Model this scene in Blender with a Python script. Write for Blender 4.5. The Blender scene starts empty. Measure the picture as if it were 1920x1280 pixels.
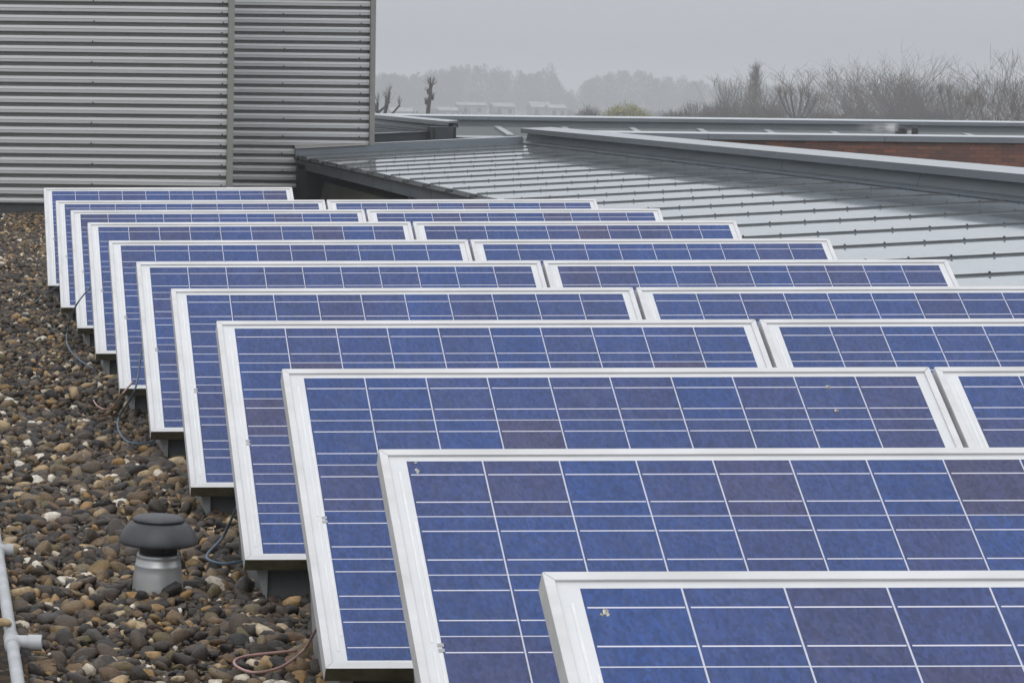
import bpy, bmesh, math, random
import numpy as np
from mathutils import Matrix, Vector

R = math.radians
random.seed(7)
rng = np.random.default_rng(11)
scene = bpy.context.scene
C = scene.collection

# ------------------------------------------------------------------ camera
FPX, PX, PY, ROLL = 5035.6, -138.9, 138.46, 0.012      # focal length and principal point in photo pixels
cam_d = bpy.data.cameras.new("camera")
cam = bpy.data.objects.new("camera", cam_d)
C.objects.link(cam)
cam_d.sensor_width = 36.0
cam_d.sensor_fit = 'HORIZONTAL'
cam_d.lens = FPX / 1920 * 36
cam_d.shift_x = (960 - PX) / 1920
cam_d.shift_y = -(640 - PY) / 1920
cam_d.clip_start, cam_d.clip_end = 0.1, 8000
_r = Vector((math.cos(ROLL), 0, math.sin(ROLL)))
_u = Vector((-math.sin(ROLL), 0, math.cos(ROLL)))
_b = Vector((0, -1, 0))
cam.matrix_world = Matrix((( _r.x, _u.x, _b.x, 0), (_r.y, _u.y, _b.y, 0), (_r.z, _u.z, _b.z, 0), (0, 0, 0, 1)))
scene.camera = cam

# ------------------------------------------------------------------ sky and sun (overcast)
SUN_EL, SUN_ROT = R(48), R(200)
world = bpy.data.worlds.new("World")
scene.world = world
world.use_nodes = True
wn, wl = world.node_tree.nodes, world.node_tree.links
wn.clear()
w_out = wn.new('ShaderNodeOutputWorld')
w_bg = wn.new('ShaderNodeBackground')
w_sky = wn.new('ShaderNodeTexSky')
w_sky.sky_type = 'NISHITA'
w_sky.sun_disc = False
w_sky.sun_elevation = SUN_EL
w_sky.sun_rotation = SUN_ROT
w_sky.air_density, w_sky.dust_density, w_sky.ozone_density = 1.0, 4.0, 1.0
w_hsv = wn.new('ShaderNodeHueSaturation')
w_hsv.inputs['Saturation'].default_value = 0.10
w_bw = wn.new('ShaderNodeMix'); w_bw.data_type = 'RGBA'      # cloud sheet evens out the clear-sky gradient
w_bw.inputs['Factor'].default_value = 0.80
w_co = wn.new('ShaderNodeTexCoord')
w_sep = wn.new('ShaderNodeSeparateXYZ')
w_ramp = wn.new('ShaderNodeValToRGB')
w_ramp.color_ramp.elements[0].position = 0.0
w_ramp.color_ramp.elements[0].color = (5.3, 5.46, 5.98, 1)
w_ramp.color_ramp.elements[1].position = 1.0
w_ramp.color_ramp.elements[1].color = (15.5, 15.9, 16.7, 1)
e = w_ramp.color_ramp.elements.new(0.09); e.color = (7.6, 8.05, 8.55, 1)
e = w_ramp.color_ramp.elements.new(0.28); e.color = (11.6, 11.95, 12.6, 1)
wl.new(w_co.outputs['Generated'], w_sep.inputs[0])
wl.new(w_sep.outputs['Z'], w_ramp.inputs[0])
wl.new(w_sky.outputs[0], w_hsv.inputs['Color'])
wl.new(w_hsv.outputs[0], w_bw.inputs[6])
wl.new(w_ramp.outputs[0], w_bw.inputs[7])
wl.new(w_bw.outputs[2], w_bg.inputs['Color'])
w_bg.inputs['Strength'].default_value = 0.10
wl.new(w_bg.outputs[0], w_out.inputs['Surface'])

sun_d = bpy.data.lights.new("sun", 'SUN')
sun_d.energy = 0.7
sun_d.angle = R(35)
sun_d.color = (1.0, 0.97, 0.93)
sun = bpy.data.objects.new("sun", sun_d)
C.objects.link(sun)
sd = Vector((math.sin(SUN_ROT) * math.cos(SUN_EL), math.cos(SUN_ROT) * math.cos(SUN_EL), math.sin(SUN_EL)))
sun.rotation_euler = sd.to_track_quat('Z', 'Y').to_euler()

scene.view_settings.view_transform = 'Standard'
scene.view_settings.look = 'None'
scene.view_settings.exposure = 0.0
scene.view_settings.gamma = 1.0
scene.cycles.use_denoising = True
scene.cycles.max_bounces = 8
scene.cycles.volume_bounces = 1


# ------------------------------------------------------------------ helpers
def ab(u, v):
    du, dv = u - PX, v - PY
    return du * math.cos(ROLL) + dv * math.sin(ROLL), -du * math.sin(ROLL) + dv * math.cos(ROLL)


def at(u, v, Y):
    """the point of the photograph's pixel (u, v) at distance Y"""
    a, b = ab(u, v)
    return Vector((a * Y / FPX, Y, -b * Y / FPX))


def on(u, v, z):
    """the point of pixel (u, v) on the level plane z"""
    a, b = ab(u, v)
    return at(u, v, -z * FPX / b)


class Nodes:
    def __init__(self, name):
        self.m = bpy.data.materials.new(name)
        self.m.use_nodes = True
        self.nt = self.m.node_tree
        self.b = self.nt.nodes['Principled BSDF']

    def n(self, t, **kw):
        x = self.nt.nodes.new(t)
        for k, v in kw.items():
            setattr(x, k, v)
        return x

    def l(self, a, b):
        self.nt.links.new(a, b)

    def math(self, op, a, b=None, c=None):
        x = self.n('ShaderNodeMath', operation=op)
        for i, v in enumerate((a, b, c)):
            if v is None:
                continue
            if isinstance(v, (int, float)):
                x.inputs[i].default_value = v
            else:
                self.l(v, x.inputs[i])
        return x.outputs[0]

    def noise(self, scale, detail=4, rough=0.55, vec=None, coord='Object', stretch=None):
        x = self.n('ShaderNodeTexNoise')
        x.inputs['Scale'].default_value = scale
        x.inputs['Detail'].default_value = detail
        x.inputs['Roughness'].default_value = rough
        if vec is None:
            vec = self.n('ShaderNodeTexCoord').outputs[coord]
        if stretch:
            mp = self.n('ShaderNodeMapping')
            mp.inputs['Scale'].default_value = stretch
            self.l(vec, mp.inputs['Vector'])
            vec = mp.outputs[0]
        self.l(vec, x.inputs['Vector'])
        return x.outputs['Fac']

    def ramp(self, fac, stops):
        x = self.n('ShaderNodeValToRGB')
        els = x.color_ramp.elements
        for i, (p, c) in enumerate(stops):
            e = els[i] if i < 2 else els.new(p)
            e.position = p
            e.color = (*c, 1) if len(c) == 3 else c
        self.l(fac, x.inputs[0])
        return x.outputs[0]

    def mix(self, fac, a, b):
        x = self.n('ShaderNodeMix', data_type='RGBA')
        for i, v in ((0, fac), (6, a), (7, b)):
            if isinstance(v, (int, float)):
                x.inputs[i].default_value = v
            elif isinstance(v, tuple):
                x.inputs[i].default_value = (*v, 1)
            else:
                self.l(v, x.inputs[i])
        return x.outputs[2]

    def base(self, v):
        if isinstance(v, tuple):
            self.b.inputs['Base Color'].default_value = (*v, 1)
        else:
            self.l(v, self.b.inputs['Base Color'])

    def set(self, **kw):
        for k, v in kw.items():
            k = k.replace('_', ' ')
            if isinstance(v, (int, float)):
                self.b.inputs[k].default_value = v
            else:
                self.l(v, self.b.inputs[k])

    def bump(self, h, strength=0.3, dist=0.01):
        x = self.n('ShaderNodeBump')
        x.inputs['Strength'].default_value = strength
        x.inputs['Distance'].default_value = dist
        self.l(h, x.inputs['Height'])
        self.l(x.outputs[0], self.b.inputs['Normal'])


def worn(name, col, dark, rough=0.5, metallic=0.0, scale=6.0, stretch=None, lo=0.35, hi=0.75, coord='Object', spec=0.5):
    """a weathered plain material: two tones mixed by streaky dirt of its own"""
    k = Nodes(name)
    f = k.noise(scale, 6, 0.6, coord=coord, stretch=stretch)
    k.base(k.ramp(f, [(lo, dark), (hi, col)]))
    f2 = k.noise(scale * 3.1, 3, 0.5, coord=coord, stretch=stretch)
    k.set(Roughness=k.math('MULTIPLY_ADD', f2, 0.12, rough - 0.06), Metallic=metallic, Specular_IOR_Level=spec)
    return k.m


def link(name, mesh, mat, parent=None):
    o = bpy.data.objects.new(name, mesh)
    C.objects.link(o)
    for m in (mat if isinstance(mat, (list, tuple)) else [mat]):
        if m is not None:
            mesh.materials.append(m)
    if parent is not None:
        o.parent = parent
    return o


def mesh_of(name, V, F, smooth=False, mi=None):
    me = bpy.data.meshes.new(name)
    me.from_pydata([tuple(v) for v in V], [], F)
    me.update()
    if smooth:
        me.polygons.foreach_set('use_smooth', [True] * len(me.polygons))
    if mi is not None:
        me.polygons.foreach_set('material_index', mi)
    return me


class MB:
    """collects shapes, then links them as one mesh object"""
    def __init__(self):
        self.V, self.F = [], []

    def add(self, vs, fs):
        n = len(self.V)
        self.V += [tuple(v) for v in vs]
        self.F += [tuple(i + n for i in f) for f in fs]

    def box(self, a, b):
        (x0, y0, z0), (x1, y1, z1) = a, b
        self.add([(x0, y0, z0), (x1, y0, z0), (x1, y1, z0), (x0, y1, z0), (x0, y0, z1), (x1, y0, z1), (x1, y1, z1), (x0, y1, z1)],
                 [(0, 3, 2, 1), (4, 5, 6, 7), (0, 1, 5, 4), (1, 2, 6, 5), (2, 3, 7, 6), (3, 0, 4, 7)])

    def hexa(self, p):
        """eight corners: four of the bottom, four of the top in the same order"""
        self.add(p, [(0, 3, 2, 1), (4, 5, 6, 7), (0, 1, 5, 4), (1, 2, 6, 5), (2, 3, 7, 6), (3, 0, 4, 7)])

    def prism_y(self, prof, y0, y1):
        """profile of (x, z) points swept along Y"""
        n = len(prof)
        vs = [(x, y0, z) for x, z in prof] + [(x, y1, z) for x, z in prof]
        self.add(vs, [tuple(range(n)), tuple(range(2 * n - 1, n - 1, -1))] + [(i, i + n, (i + 1) % n + n, (i + 1) % n) for i in range(n)])

    def prism_x(self, prof, x0, x1):
        n = len(prof)
        vs = [(x0, y, z) for y, z in prof] + [(x1, y, z) for y, z in prof]
        self.add(vs, [tuple(range(n - 1, -1, -1)), tuple(range(n, 2 * n))] + [(i, (i + 1) % n, (i + 1) % n + n, i + n) for i in range(n)])

    def tube(self, pts, rads, sides=6, caps=True):
        pts = [Vector(p) for p in pts]
        if not hasattr(rads, '__len__'):
            rads = [rads] * len(pts)
        n0 = len(self.V)
        vs = []
        prev = None
        for i, p in enumerate(pts):
            d = (pts[min(i + 1, len(pts) - 1)] - pts[max(i - 1, 0)]).normalized()
            if prev is None:
                s = d.orthogonal().normalized()
            else:
                s = (prev - d * prev.dot(d))
                s = s.normalized() if s.length > 1e-6 else d.orthogonal().normalized()
            prev = s
            t = d.cross(s)
            for k in range(sides):
                a = 2 * math.pi * k / sides
                vs.append(p + (s * math.cos(a) + t * math.sin(a)) * rads[i])
        fs = []
        for i in range(len(pts) - 1):
            for k in range(sides):
                a, b = i * sides + k, i * sides + (k + 1) % sides
                fs.append((a, b, b + sides, a + sides))
        if caps:
            fs.append(tuple(range(sides - 1, -1, -1)))
            fs.append(tuple(range((len(pts) - 1) * sides, len(pts) * sides)))
        self.add(vs, fs)

    def lathe(self, c, prof, seg=40):
        """(radius, z) profile turned round the vertical through c"""
        n = len(prof)
        vs, fs = [], []
        for i in range(seg):
            a = 2 * math.pi * i / seg
            vs += [(c[0] + r * math.cos(a), c[1] + r * math.sin(a), c[2] + z) for r, z in prof]
        for i in range(seg):
            j = (i + 1) % seg
            for k in range(n - 1):
                fs.append((i * n + k, j * n + k, j * n + k + 1, i * n + k + 1))
        self.add(vs, fs)

    def build(self, name, mat, parent=None, smooth=False, bevel=0.0):
        me = mesh_of(name, self.V, self.F, smooth)
        o = link(name, me, mat, parent)
        if bevel:
            b = o.modifiers.new('bevel', 'BEVEL')
            b.width = bevel
            b.segments = 2
            b.limit_method = 'ANGLE'
            b.angle_limit = R(35)
        return o


def wet_top(o):
    """the film of rain on a coping's upper face"""
    o.data.materials.append(M['wet'])
    for p in o.data.polygons:
        if p.normal.z > 0.9:
            p.material_index = 1
    return o


def tag(o, label=None, cat=None, group=None, kind=None):
    if label:
        o['label'] = label
    if cat:
        o['category'] = cat
    if group:
        o['group'] = group
    if kind:
        o['kind'] = kind
    return o


def empty(name, loc):
    o = bpy.data.objects.new(name, None)
    o.empty_display_size = 0.2
    o.location = loc
    C.objects.link(o)
    return o


def under(root, mb):
    """shift a collector given in place coordinates into the frame of its root (roots are never turned)"""
    x, y, z = root.location
    mb.V = [(a - x, b - y, c - z) for a, b, c in mb.V]
    return mb


# ------------------------------------------------------------------ materials
M = {}
M['frame'] = worn('frame_white', (0.60, 0.60, 0.61), (0.47, 0.47, 0.46), 0.38, 0.1, 3.5, stretch=(1, 3, 3), lo=0.25, hi=0.62)

k = Nodes('mossy_frame')
k.base(k.ramp(k.noise(14, 6, 0.65), [(0.35, (0.05, 0.05, 0.022)), (0.6, (0.12, 0.105, 0.06)), (0.8, (0.3, 0.29, 0.24))]))
k.set(Roughness=0.8)
M['moss'] = k.m

k = Nodes('solar_glass')
uv = k.n('ShaderNodeUVMap').outputs[0]
sp = k.n('ShaderNodeSeparateXYZ'); k.l(uv, sp.inputs[0])
X, Y = sp.outputs[0], sp.outputs[1]
CX0, CY0, CPX, CPY = 0.0515, 0.0265, 0.1558, 0.1558
cx = k.math('DIVIDE', k.math('SUBTRACT', X, CX0), CPX)
cy = k.math('DIVIDE', k.math('SUBTRACT', Y, CY0), CPY)
fx, fy = k.math('FRACT', cx), k.math('FRACT', cy)
ix, iy = k.math('FLOOR', cx), k.math('FLOOR', cy)


def band(v, c, h):
    return k.math('COMPARE', v, c, h)


inside = k.math('MULTIPLY', band(cx, 5.0, 4.992), band(cy, 3.0, 2.992))
cell = k.math('MULTIPLY', inside, k.math('MULTIPLY', band(fx, 0.5, 0.4905), band(fy, 0.5, 0.4925)))
bus = k.math('MULTIPLY', k.math('MAXIMUM', band(fy, 0.255, 0.0085), band(fy, 0.745, 0.0085)), band(fx, 0.508, 0.472))
oi = k.n('ShaderNodeObjectInfo')
cv = k.n('ShaderNodeCombineXYZ')
k.l(ix, cv.inputs[0]); k.l(iy, cv.inputs[1]); k.l(k.math('MULTIPLY', oi.outputs['Random'], 91.7), cv.inputs[2])
wnz = k.n('ShaderNodeTexWhiteNoise', noise_dimensions='3D'); k.l(cv.outputs[0], wnz.inputs[0])
tint = k.ramp(wnz.outputs['Value'], [(0.0, (0.014, 0.046, 0.172)), (0.35, (0.018, 0.046, 0.162)), (0.65, (0.022, 0.045, 0.152)), (0.87, (0.0255, 0.044, 0.143)), (0.95, (0.030, 0.0425, 0.127)), (1.0, (0.038, 0.041, 0.106))])
# crystal grain and dried rain dirt
pv = k.n('ShaderNodeCombineXYZ')
k.l(X, pv.inputs[0]); k.l(Y, pv.inputs[1]); k.l(k.math('MULTIPLY', oi.outputs['Random'], 37.0), pv.inputs[2])
wh = k.n('ShaderNodeTexVoronoi'); wh.inputs['Scale'].default_value = 170
wmp = k.n('ShaderNodeMapping'); wmp.inputs['Scale'].default_value = (1.0, 0.6, 1.0); wmp.inputs['Rotation'].default_value = (0, 0, 0.6); k.l(pv.outputs[0], wmp.inputs['Vector']); k.l(wmp.outputs[0], wh.inputs['Vector'])
gr = k.n('ShaderNodeSeparateColor'); k.l(wh.outputs['Color'], gr.inputs[0])
grain = k.math('MULTIPLY_ADD', gr.outputs[0], 0.5, 0.75)
big = k.noise(2.6, 5, 0.6, vec=pv.outputs[0])
bigf = k.math('MULTIPLY_ADD', big, 0.55, 0.72)
g2 = k.n('ShaderNodeMix', data_type='RGBA', blend_type='MULTIPLY'); g2.inputs[0].default_value = 1
k.l(tint, g2.inputs[6])
gc = k.n('ShaderNodeCombineColor'); runs = k.noise(1.0, 4, 0.6, vec=pv.outputs[0], stretch=(16.0, 1.6, 1.0)); gm = k.math('MULTIPLY', k.math('MULTIPLY', grain, bigf), k.math('MULTIPLY_ADD', runs, 0.5, 0.75))
for i in range(3):
    k.l(gm, gc.inputs[i])
k.l(gc.outputs[0], g2.inputs[7])
dn = k.noise(34, 5, 0.7, vec=pv.outputs[0], stretch=(1.0, 0.55, 1.0))
sm = k.noise(5.0, 3, 0.6, vec=pv.outputs[0])
dustf = k.math('MULTIPLY', k.ramp(dn, [(0.42, (0, 0, 0)), (0.8, (1, 1, 1))]), k.math('MULTIPLY', sm, 0.15))
cellc = k.mix(dustf, g2.outputs[2], (0.30, 0.29, 0.30))
cellc = k.mix(bus, cellc, (0.57, 0.565, 0.64))
sheet = k.ramp(k.noise(9, 4, 0.6, vec=pv.outputs[0]), [(0.3, (0.55, 0.56, 0.565)), (0.7, (0.62, 0.625, 0.635))])
sheet_in = k.mix(inside, sheet, (0.47, 0.48, 0.55))
lip = k.math('MULTIPLY', k.math('LESS_THAN', k.math('MULTIPLY_ADD', k.noise(40, 5, 0.7, vec=pv.outputs[0], stretch=(1, 0.2, 1)), -0.016, Y), 0.0125), 0.85)
k.base(k.mix(lip, k.mix(cell, sheet_in, cellc), (0.07, 0.06, 0.03)))     # moss along the lower lip
k.set(Roughness=k.math('MULTIPLY_ADD', dn, 0.25, 0.05), Specular_IOR_Level=0.5, IOR=1.45)
M['glass'] = k.m

M['ribbon'] = worn('ribbon_tin', (0.70, 0.71, 0.72), (0.60, 0.60, 0.60), 0.35, 0.0, 20)
M['ribbon_gap'] = worn('ribbon_solder', (0.40, 0.41, 0.42), (0.3, 0.3, 0.3), 0.5, 0.3, 30)
M['tub'] = worn('tub_plastic', (0.085, 0.09, 0.092), (0.055, 0.058, 0.058), 0.6, 0, 5)
M['bracket'] = worn('bracket_zinc', (0.34, 0.35, 0.36), (0.24, 0.25, 0.25), 0.5, 0.2, 9)
M['dropping'] = worn('dropping_chalk', (0.62, 0.60, 0.52), (0.16, 0.15, 0.10), 0.9, 0, 90, lo=0.4, hi=0.55)

# pebbles: every stone has its own colour from its island
k = Nodes('river_pebbles')
att = k.n('ShaderNodeAttribute', attribute_name='tone')
sepc = k.n('ShaderNodeSeparateColor'); k.l(att.outputs['Color'], sepc.inputs[0])
stone = k.ramp(sepc.outputs[0], [(0.0, (0.020, 0.017, 0.015)), (0.22, (0.040, 0.030, 0.021)), (0.42, (0.078, 0.050, 0.029)), (0.53, (0.050, 0.045, 0.040)),
                                 (0.64, (0.130, 0.076, 0.034)), (0.73, (0.17, 0.122, 0.07)), (0.81, (0.098, 0.080, 0.036)), (0.88, (0.29, 0.165, 0.055)), (0.945, (0.40, 0.31, 0.19)), (1.0, (0.66, 0.62, 0.54))])
speck = k.noise(95, 5, 0.7)
blot = k.noise(26, 4, 0.6)
sf = k.math('MULTIPLY_ADD', speck, 1.5, k.math('MULTIPLY_ADD', blot, 1.3, -0.49))
mm = k.n('ShaderNodeMix', data_type='RGBA', blend_type='MULTIPLY'); mm.inputs[0].default_value = 1
cc = k.n('ShaderNodeCombineColor')
for i in range(3):
    k.l(sf, cc.inputs[i])
k.l(stone, mm.inputs[6]); k.l(cc.outputs[0], mm.inputs[7])
k.base(mm.outputs[2])
k.set(Roughness=k.math('MULTIPLY_ADD', blot, 0.35, 0.38), Specular_IOR_Level=0.4)
k.bump(speck, 0.5, 0.008)
M['pebble'] = k.m

k = Nodes('gravel_bed')
vo = k.n('ShaderNodeTexVoronoi'); vo.inputs['Scale'].default_value = 24
k.l(k.n('ShaderNodeTexCoord').outputs['Object'], vo.inputs['Vector'])
sc = k.n('ShaderNodeSeparateColor'); k.l(vo.outputs['Color'], sc.inputs[0])
k.base(k.ramp(sc.outputs[0], [(0, (0.03, 0.025, 0.02)), (0.5, (0.06, 0.045, 0.03)), (0.85, (0.11, 0.08, 0.05)), (1, (0.24, 0.2, 0.15))]))
k.set(Roughness=0.85)
k.bump(k.math('SUBTRACT', 1.0, vo.outputs['Distance']), 0.8, 0.03)
M['bed'] = k.m

M['clad'] = worn('clad_silver', (0.465, 0.47, 0.47), (0.425, 0.43, 0.43), 0.45, 0.1, 1.2, stretch=(0.25, 1, 1.5))
M['post'] = worn('post_taupe', (0.245, 0.24, 0.225), (0.20, 0.195, 0.185), 0.5, 0.1, 4)
M['screw'] = worn('screw_dark', (0.09, 0.09, 0.09), (0.05, 0.05, 0.05), 0.5, 0.5, 40)
M['plinth'] = worn('plinth_dark', (0.048, 0.051, 0.051), (0.030, 0.032, 0.031), 0.7, 0, 6)

# wet zinc roof: shiny where water stands, matter where it has run off
k = Nodes('wet_zinc')
wet = k.noise(0.8, 5, 0.6, coord='Object', stretch=(1.0, 0.45, 1.0))
fine = k.noise(9, 5, 0.65, coord='Object', stretch=(2.2, 0.8, 1.0))
k.base(k.ramp(fine, [(0.3, (0.24, 0.275, 0.30)), (0.7, (0.34, 0.38, 0.405))]))
k.set(Roughness=k.math('ADD', k.math('MULTIPLY', k.ramp(wet, [(0.42, (0, 0, 0)), (0.75, (1, 1, 1))]), 0.045), k.math('MULTIPLY_ADD', fine, 0.03, 0.015)),
      Metallic=0.35, Specular_IOR_Level=0.6)
k.bump(k.noise(3.0, 3, 0.5, coord='Object', stretch=(0.5, 1.0, 1.0)), 0.012, 0.01)
M['wet'] = k.m
M['seam'] = worn('seam_dark', (0.070, 0.078, 0.084), (0.040, 0.045, 0.048), 0.5, 0.1, 8)
M['zinc'] = worn('zinc_grey', (0.130, 0.152, 0.172), (0.098, 0.116, 0.132), 0.42, 0.2, 2.2, stretch=(1, 0.6, 2.5))
M['zinc_light'] = worn('zinc_light', (0.185, 0.208, 0.228), (0.145, 0.165, 0.182), 0.45, 0.15, 1.6, stretch=(1, 0.5, 2.5))
M['zinc_dark'] = worn('zinc_dark', (0.066, 0.078, 0.088), (0.042, 0.049, 0.054), 0.5, 0.2, 3.0, stretch=(1, 1, 0.4))
M['coping'] = worn('coping_grey', (0.205, 0.228, 0.25), (0.165, 0.186, 0.205), 0.17, 0.3, 1.2, stretch=(1, 0.3, 1))
M['joint'] = worn('joint_dark', (0.04, 0.043, 0.045), (0.025, 0.027, 0.03), 0.8, 0, 10)  # near-black core that shows in the gaps between upstand sheets
M['soffit'] = worn('soffit_olive', (0.13, 0.135, 0.095), (0.075, 0.08, 0.055), 0.7, 0, 3)
M['black'] = worn('black_steel_and_shade', (0.024, 0.026, 0.026), (0.014, 0.014, 0.014), 0.6, 0, 6)  # black metal parts; on the cladding's groove floors it paints in shade

k = Nodes('roof_felt_wet')
f1 = k.noise(0.35, 5, 0.6)
k.base(k.ramp(f1, [(0.35, (0.052, 0.062, 0.058)), (0.65, (0.082, 0.093, 0.094))]))
k.set(Roughness=k.math('MULTIPLY_ADD', f1, 0.3, 0.45), Specular_IOR_Level=0.12)
M['felt'] = k.m

k = Nodes('red_brick')
tc = k.n('ShaderNodeTexCoord').outputs['Object']
mp = k.n('ShaderNodeMapping'); mp.inputs['Rotation'].default_value = (R(90), 0, 0); k.l(tc, mp.inputs['Vector'])
bt = k.n('ShaderNodeTexBrick')
bt.inputs['Color1'].default_value = (0.20, 0.075, 0.046, 1)
bt.inputs['Color2'].default_value = (0.095, 0.042, 0.032, 1)
bt.inputs['Mortar'].default_value = (0.06, 0.052, 0.046, 1)
bt.inputs['Scale'].default_value = 1.0
bt.inputs['Brick Width'].default_value = 0.22
bt.inputs['Row Height'].default_value = 0.064
bt.inputs['Mortar Size'].default_value = 0.006
bt.inputs['Bias'].default_value = -0.1
k.l(mp.outputs[0], bt.inputs['Vector'])
st = k.noise(1.3, 5, 0.65)
k.base(k.mix(k.ramp(st, [(0.45, (0, 0, 0)), (0.75, (0.55, 0.55, 0.55))]), bt.outputs['Color'], (0.07, 0.055, 0.045)))
k.set(Roughness=0.85)
k.bump(bt.outputs['Fac'], -0.3, 0.01)
M['brick'] = k.m

M['vent_cap'] = worn('vent_cap_plastic', (0.040, 0.042, 0.047), (0.022, 0.023, 0.026), 0.5, 0, 22, stretch=(1, 1, 0.35), lo=0.3, hi=0.7)
M['vent_neck'] = worn('vent_neck_black', (0.012, 0.012, 0.012), (0.008, 0.008, 0.008), 0.6, 0, 12)
M['alu'] = worn('spun_aluminium', (0.46, 0.47, 0.475), (0.36, 0.365, 0.365), 0.36, 0.55, 14, stretch=(1, 1, 2))
M['pvc'] = worn('grey_pvc', (0.43, 0.44, 0.455), (0.30, 0.31, 0.315), 0.45, 0, 10)
M['hole'] = worn('pipe_inside', (0.02, 0.02, 0.02), (0.012, 0.012, 0.012), 0.8, 0, 10)
M['slab'] = worn('edge_slab', (0.17, 0.17, 0.165), (0.10, 0.10, 0.095), 0.8, 0, 14)
M['cable_blue'] = worn('cable_blue', (0.075, 0.135, 0.20), (0.05, 0.085, 0.12), 0.5, 0, 20)
M['cable_pink'] = worn('cable_pink', (0.42, 0.24, 0.22), (0.27, 0.16, 0.145), 0.5, 0, 20)

M['bark'] = worn('bark_grey', (0.12, 0.105, 0.088), (0.07, 0.062, 0.053), 0.9, 0, 3)
M['bark_dark'] = worn('bark_dark', (0.055, 0.050, 0.047), (0.035, 0.032, 0.03), 0.9, 0, 3)
M['twig'] = worn('twig_brown', (0.115, 0.086, 0.064), (0.075, 0.058, 0.045), 0.9, 0, 0.6)
M['twig_green'] = worn('twig_budding', (0.085, 0.092, 0.045), (0.075, 0.068, 0.05), 0.9, 0, 0.6)
M['twig_red'] = worn('twig_reddish', (0.082, 0.058, 0.050), (0.06, 0.045, 0.04), 0.9, 0, 0.6)
M['bud'] = worn('bud_yellow', (0.36, 0.33, 0.07), (0.22, 0.21, 0.06), 0.8, 0, 2)
M['wood_far'] = worn('far_wood', (0.06, 0.06, 0.052), (0.035, 0.036, 0.032), 0.9, 0, 0.05)
M['render'] = worn('pale_render', (0.30, 0.30, 0.295), (0.21, 0.21, 0.205), 0.8, 0, 0.6)
M['tiles'] = worn('pale_roof', (0.34, 0.34, 0.34), (0.2, 0.2, 0.2), 0.7, 0, 0.5)
M['pane'] = worn('dark_pane', (0.03, 0.035, 0.04), (0.02, 0.02, 0.02), 0.15, 0, 1)

k = Nodes('field_ground')
k.base(k.ramp(k.noise(0.02, 6, 0.6), [(0.35, (0.045, 0.055, 0.025)), (0.65, (0.085, 0.08, 0.05))]))
k.set(Roughness=0.95)
M['field'] = k.m

# ------------------------------------------------------------------ the setting
ZG = -1.492                                             # roof deck under the pebbles; eye height is z = 0
ZF = -14.0                                               # street level
b = MB(); b.add([(-4200, -600, ZF), (4200, -600, ZF), (4200, 4200, ZF), (-4200, 4200, ZF)], [(0, 1, 2, 3)])
tag(b.build('ground', M['field']), kind='structure')
b = MB(); b.box((-0.42, 1.5, ZF), (4.62, 46, ZG))
tag(b.build('roof_deck', M['bed']), kind='structure')

# ------------------------------------------------------------------ gravel
def icos(sub):
    bm = bmesh.new()
    bmesh.ops.create_icosphere(bm, subdivisions=sub, radius=1)
    bm.verts.ensure_lookup_table()
    V = np.array([v.co[:] for v in bm.verts])
    F = np.array([[v.index for v in f.verts] for f in bm.faces])
    bm.free()
    return V, F


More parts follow.
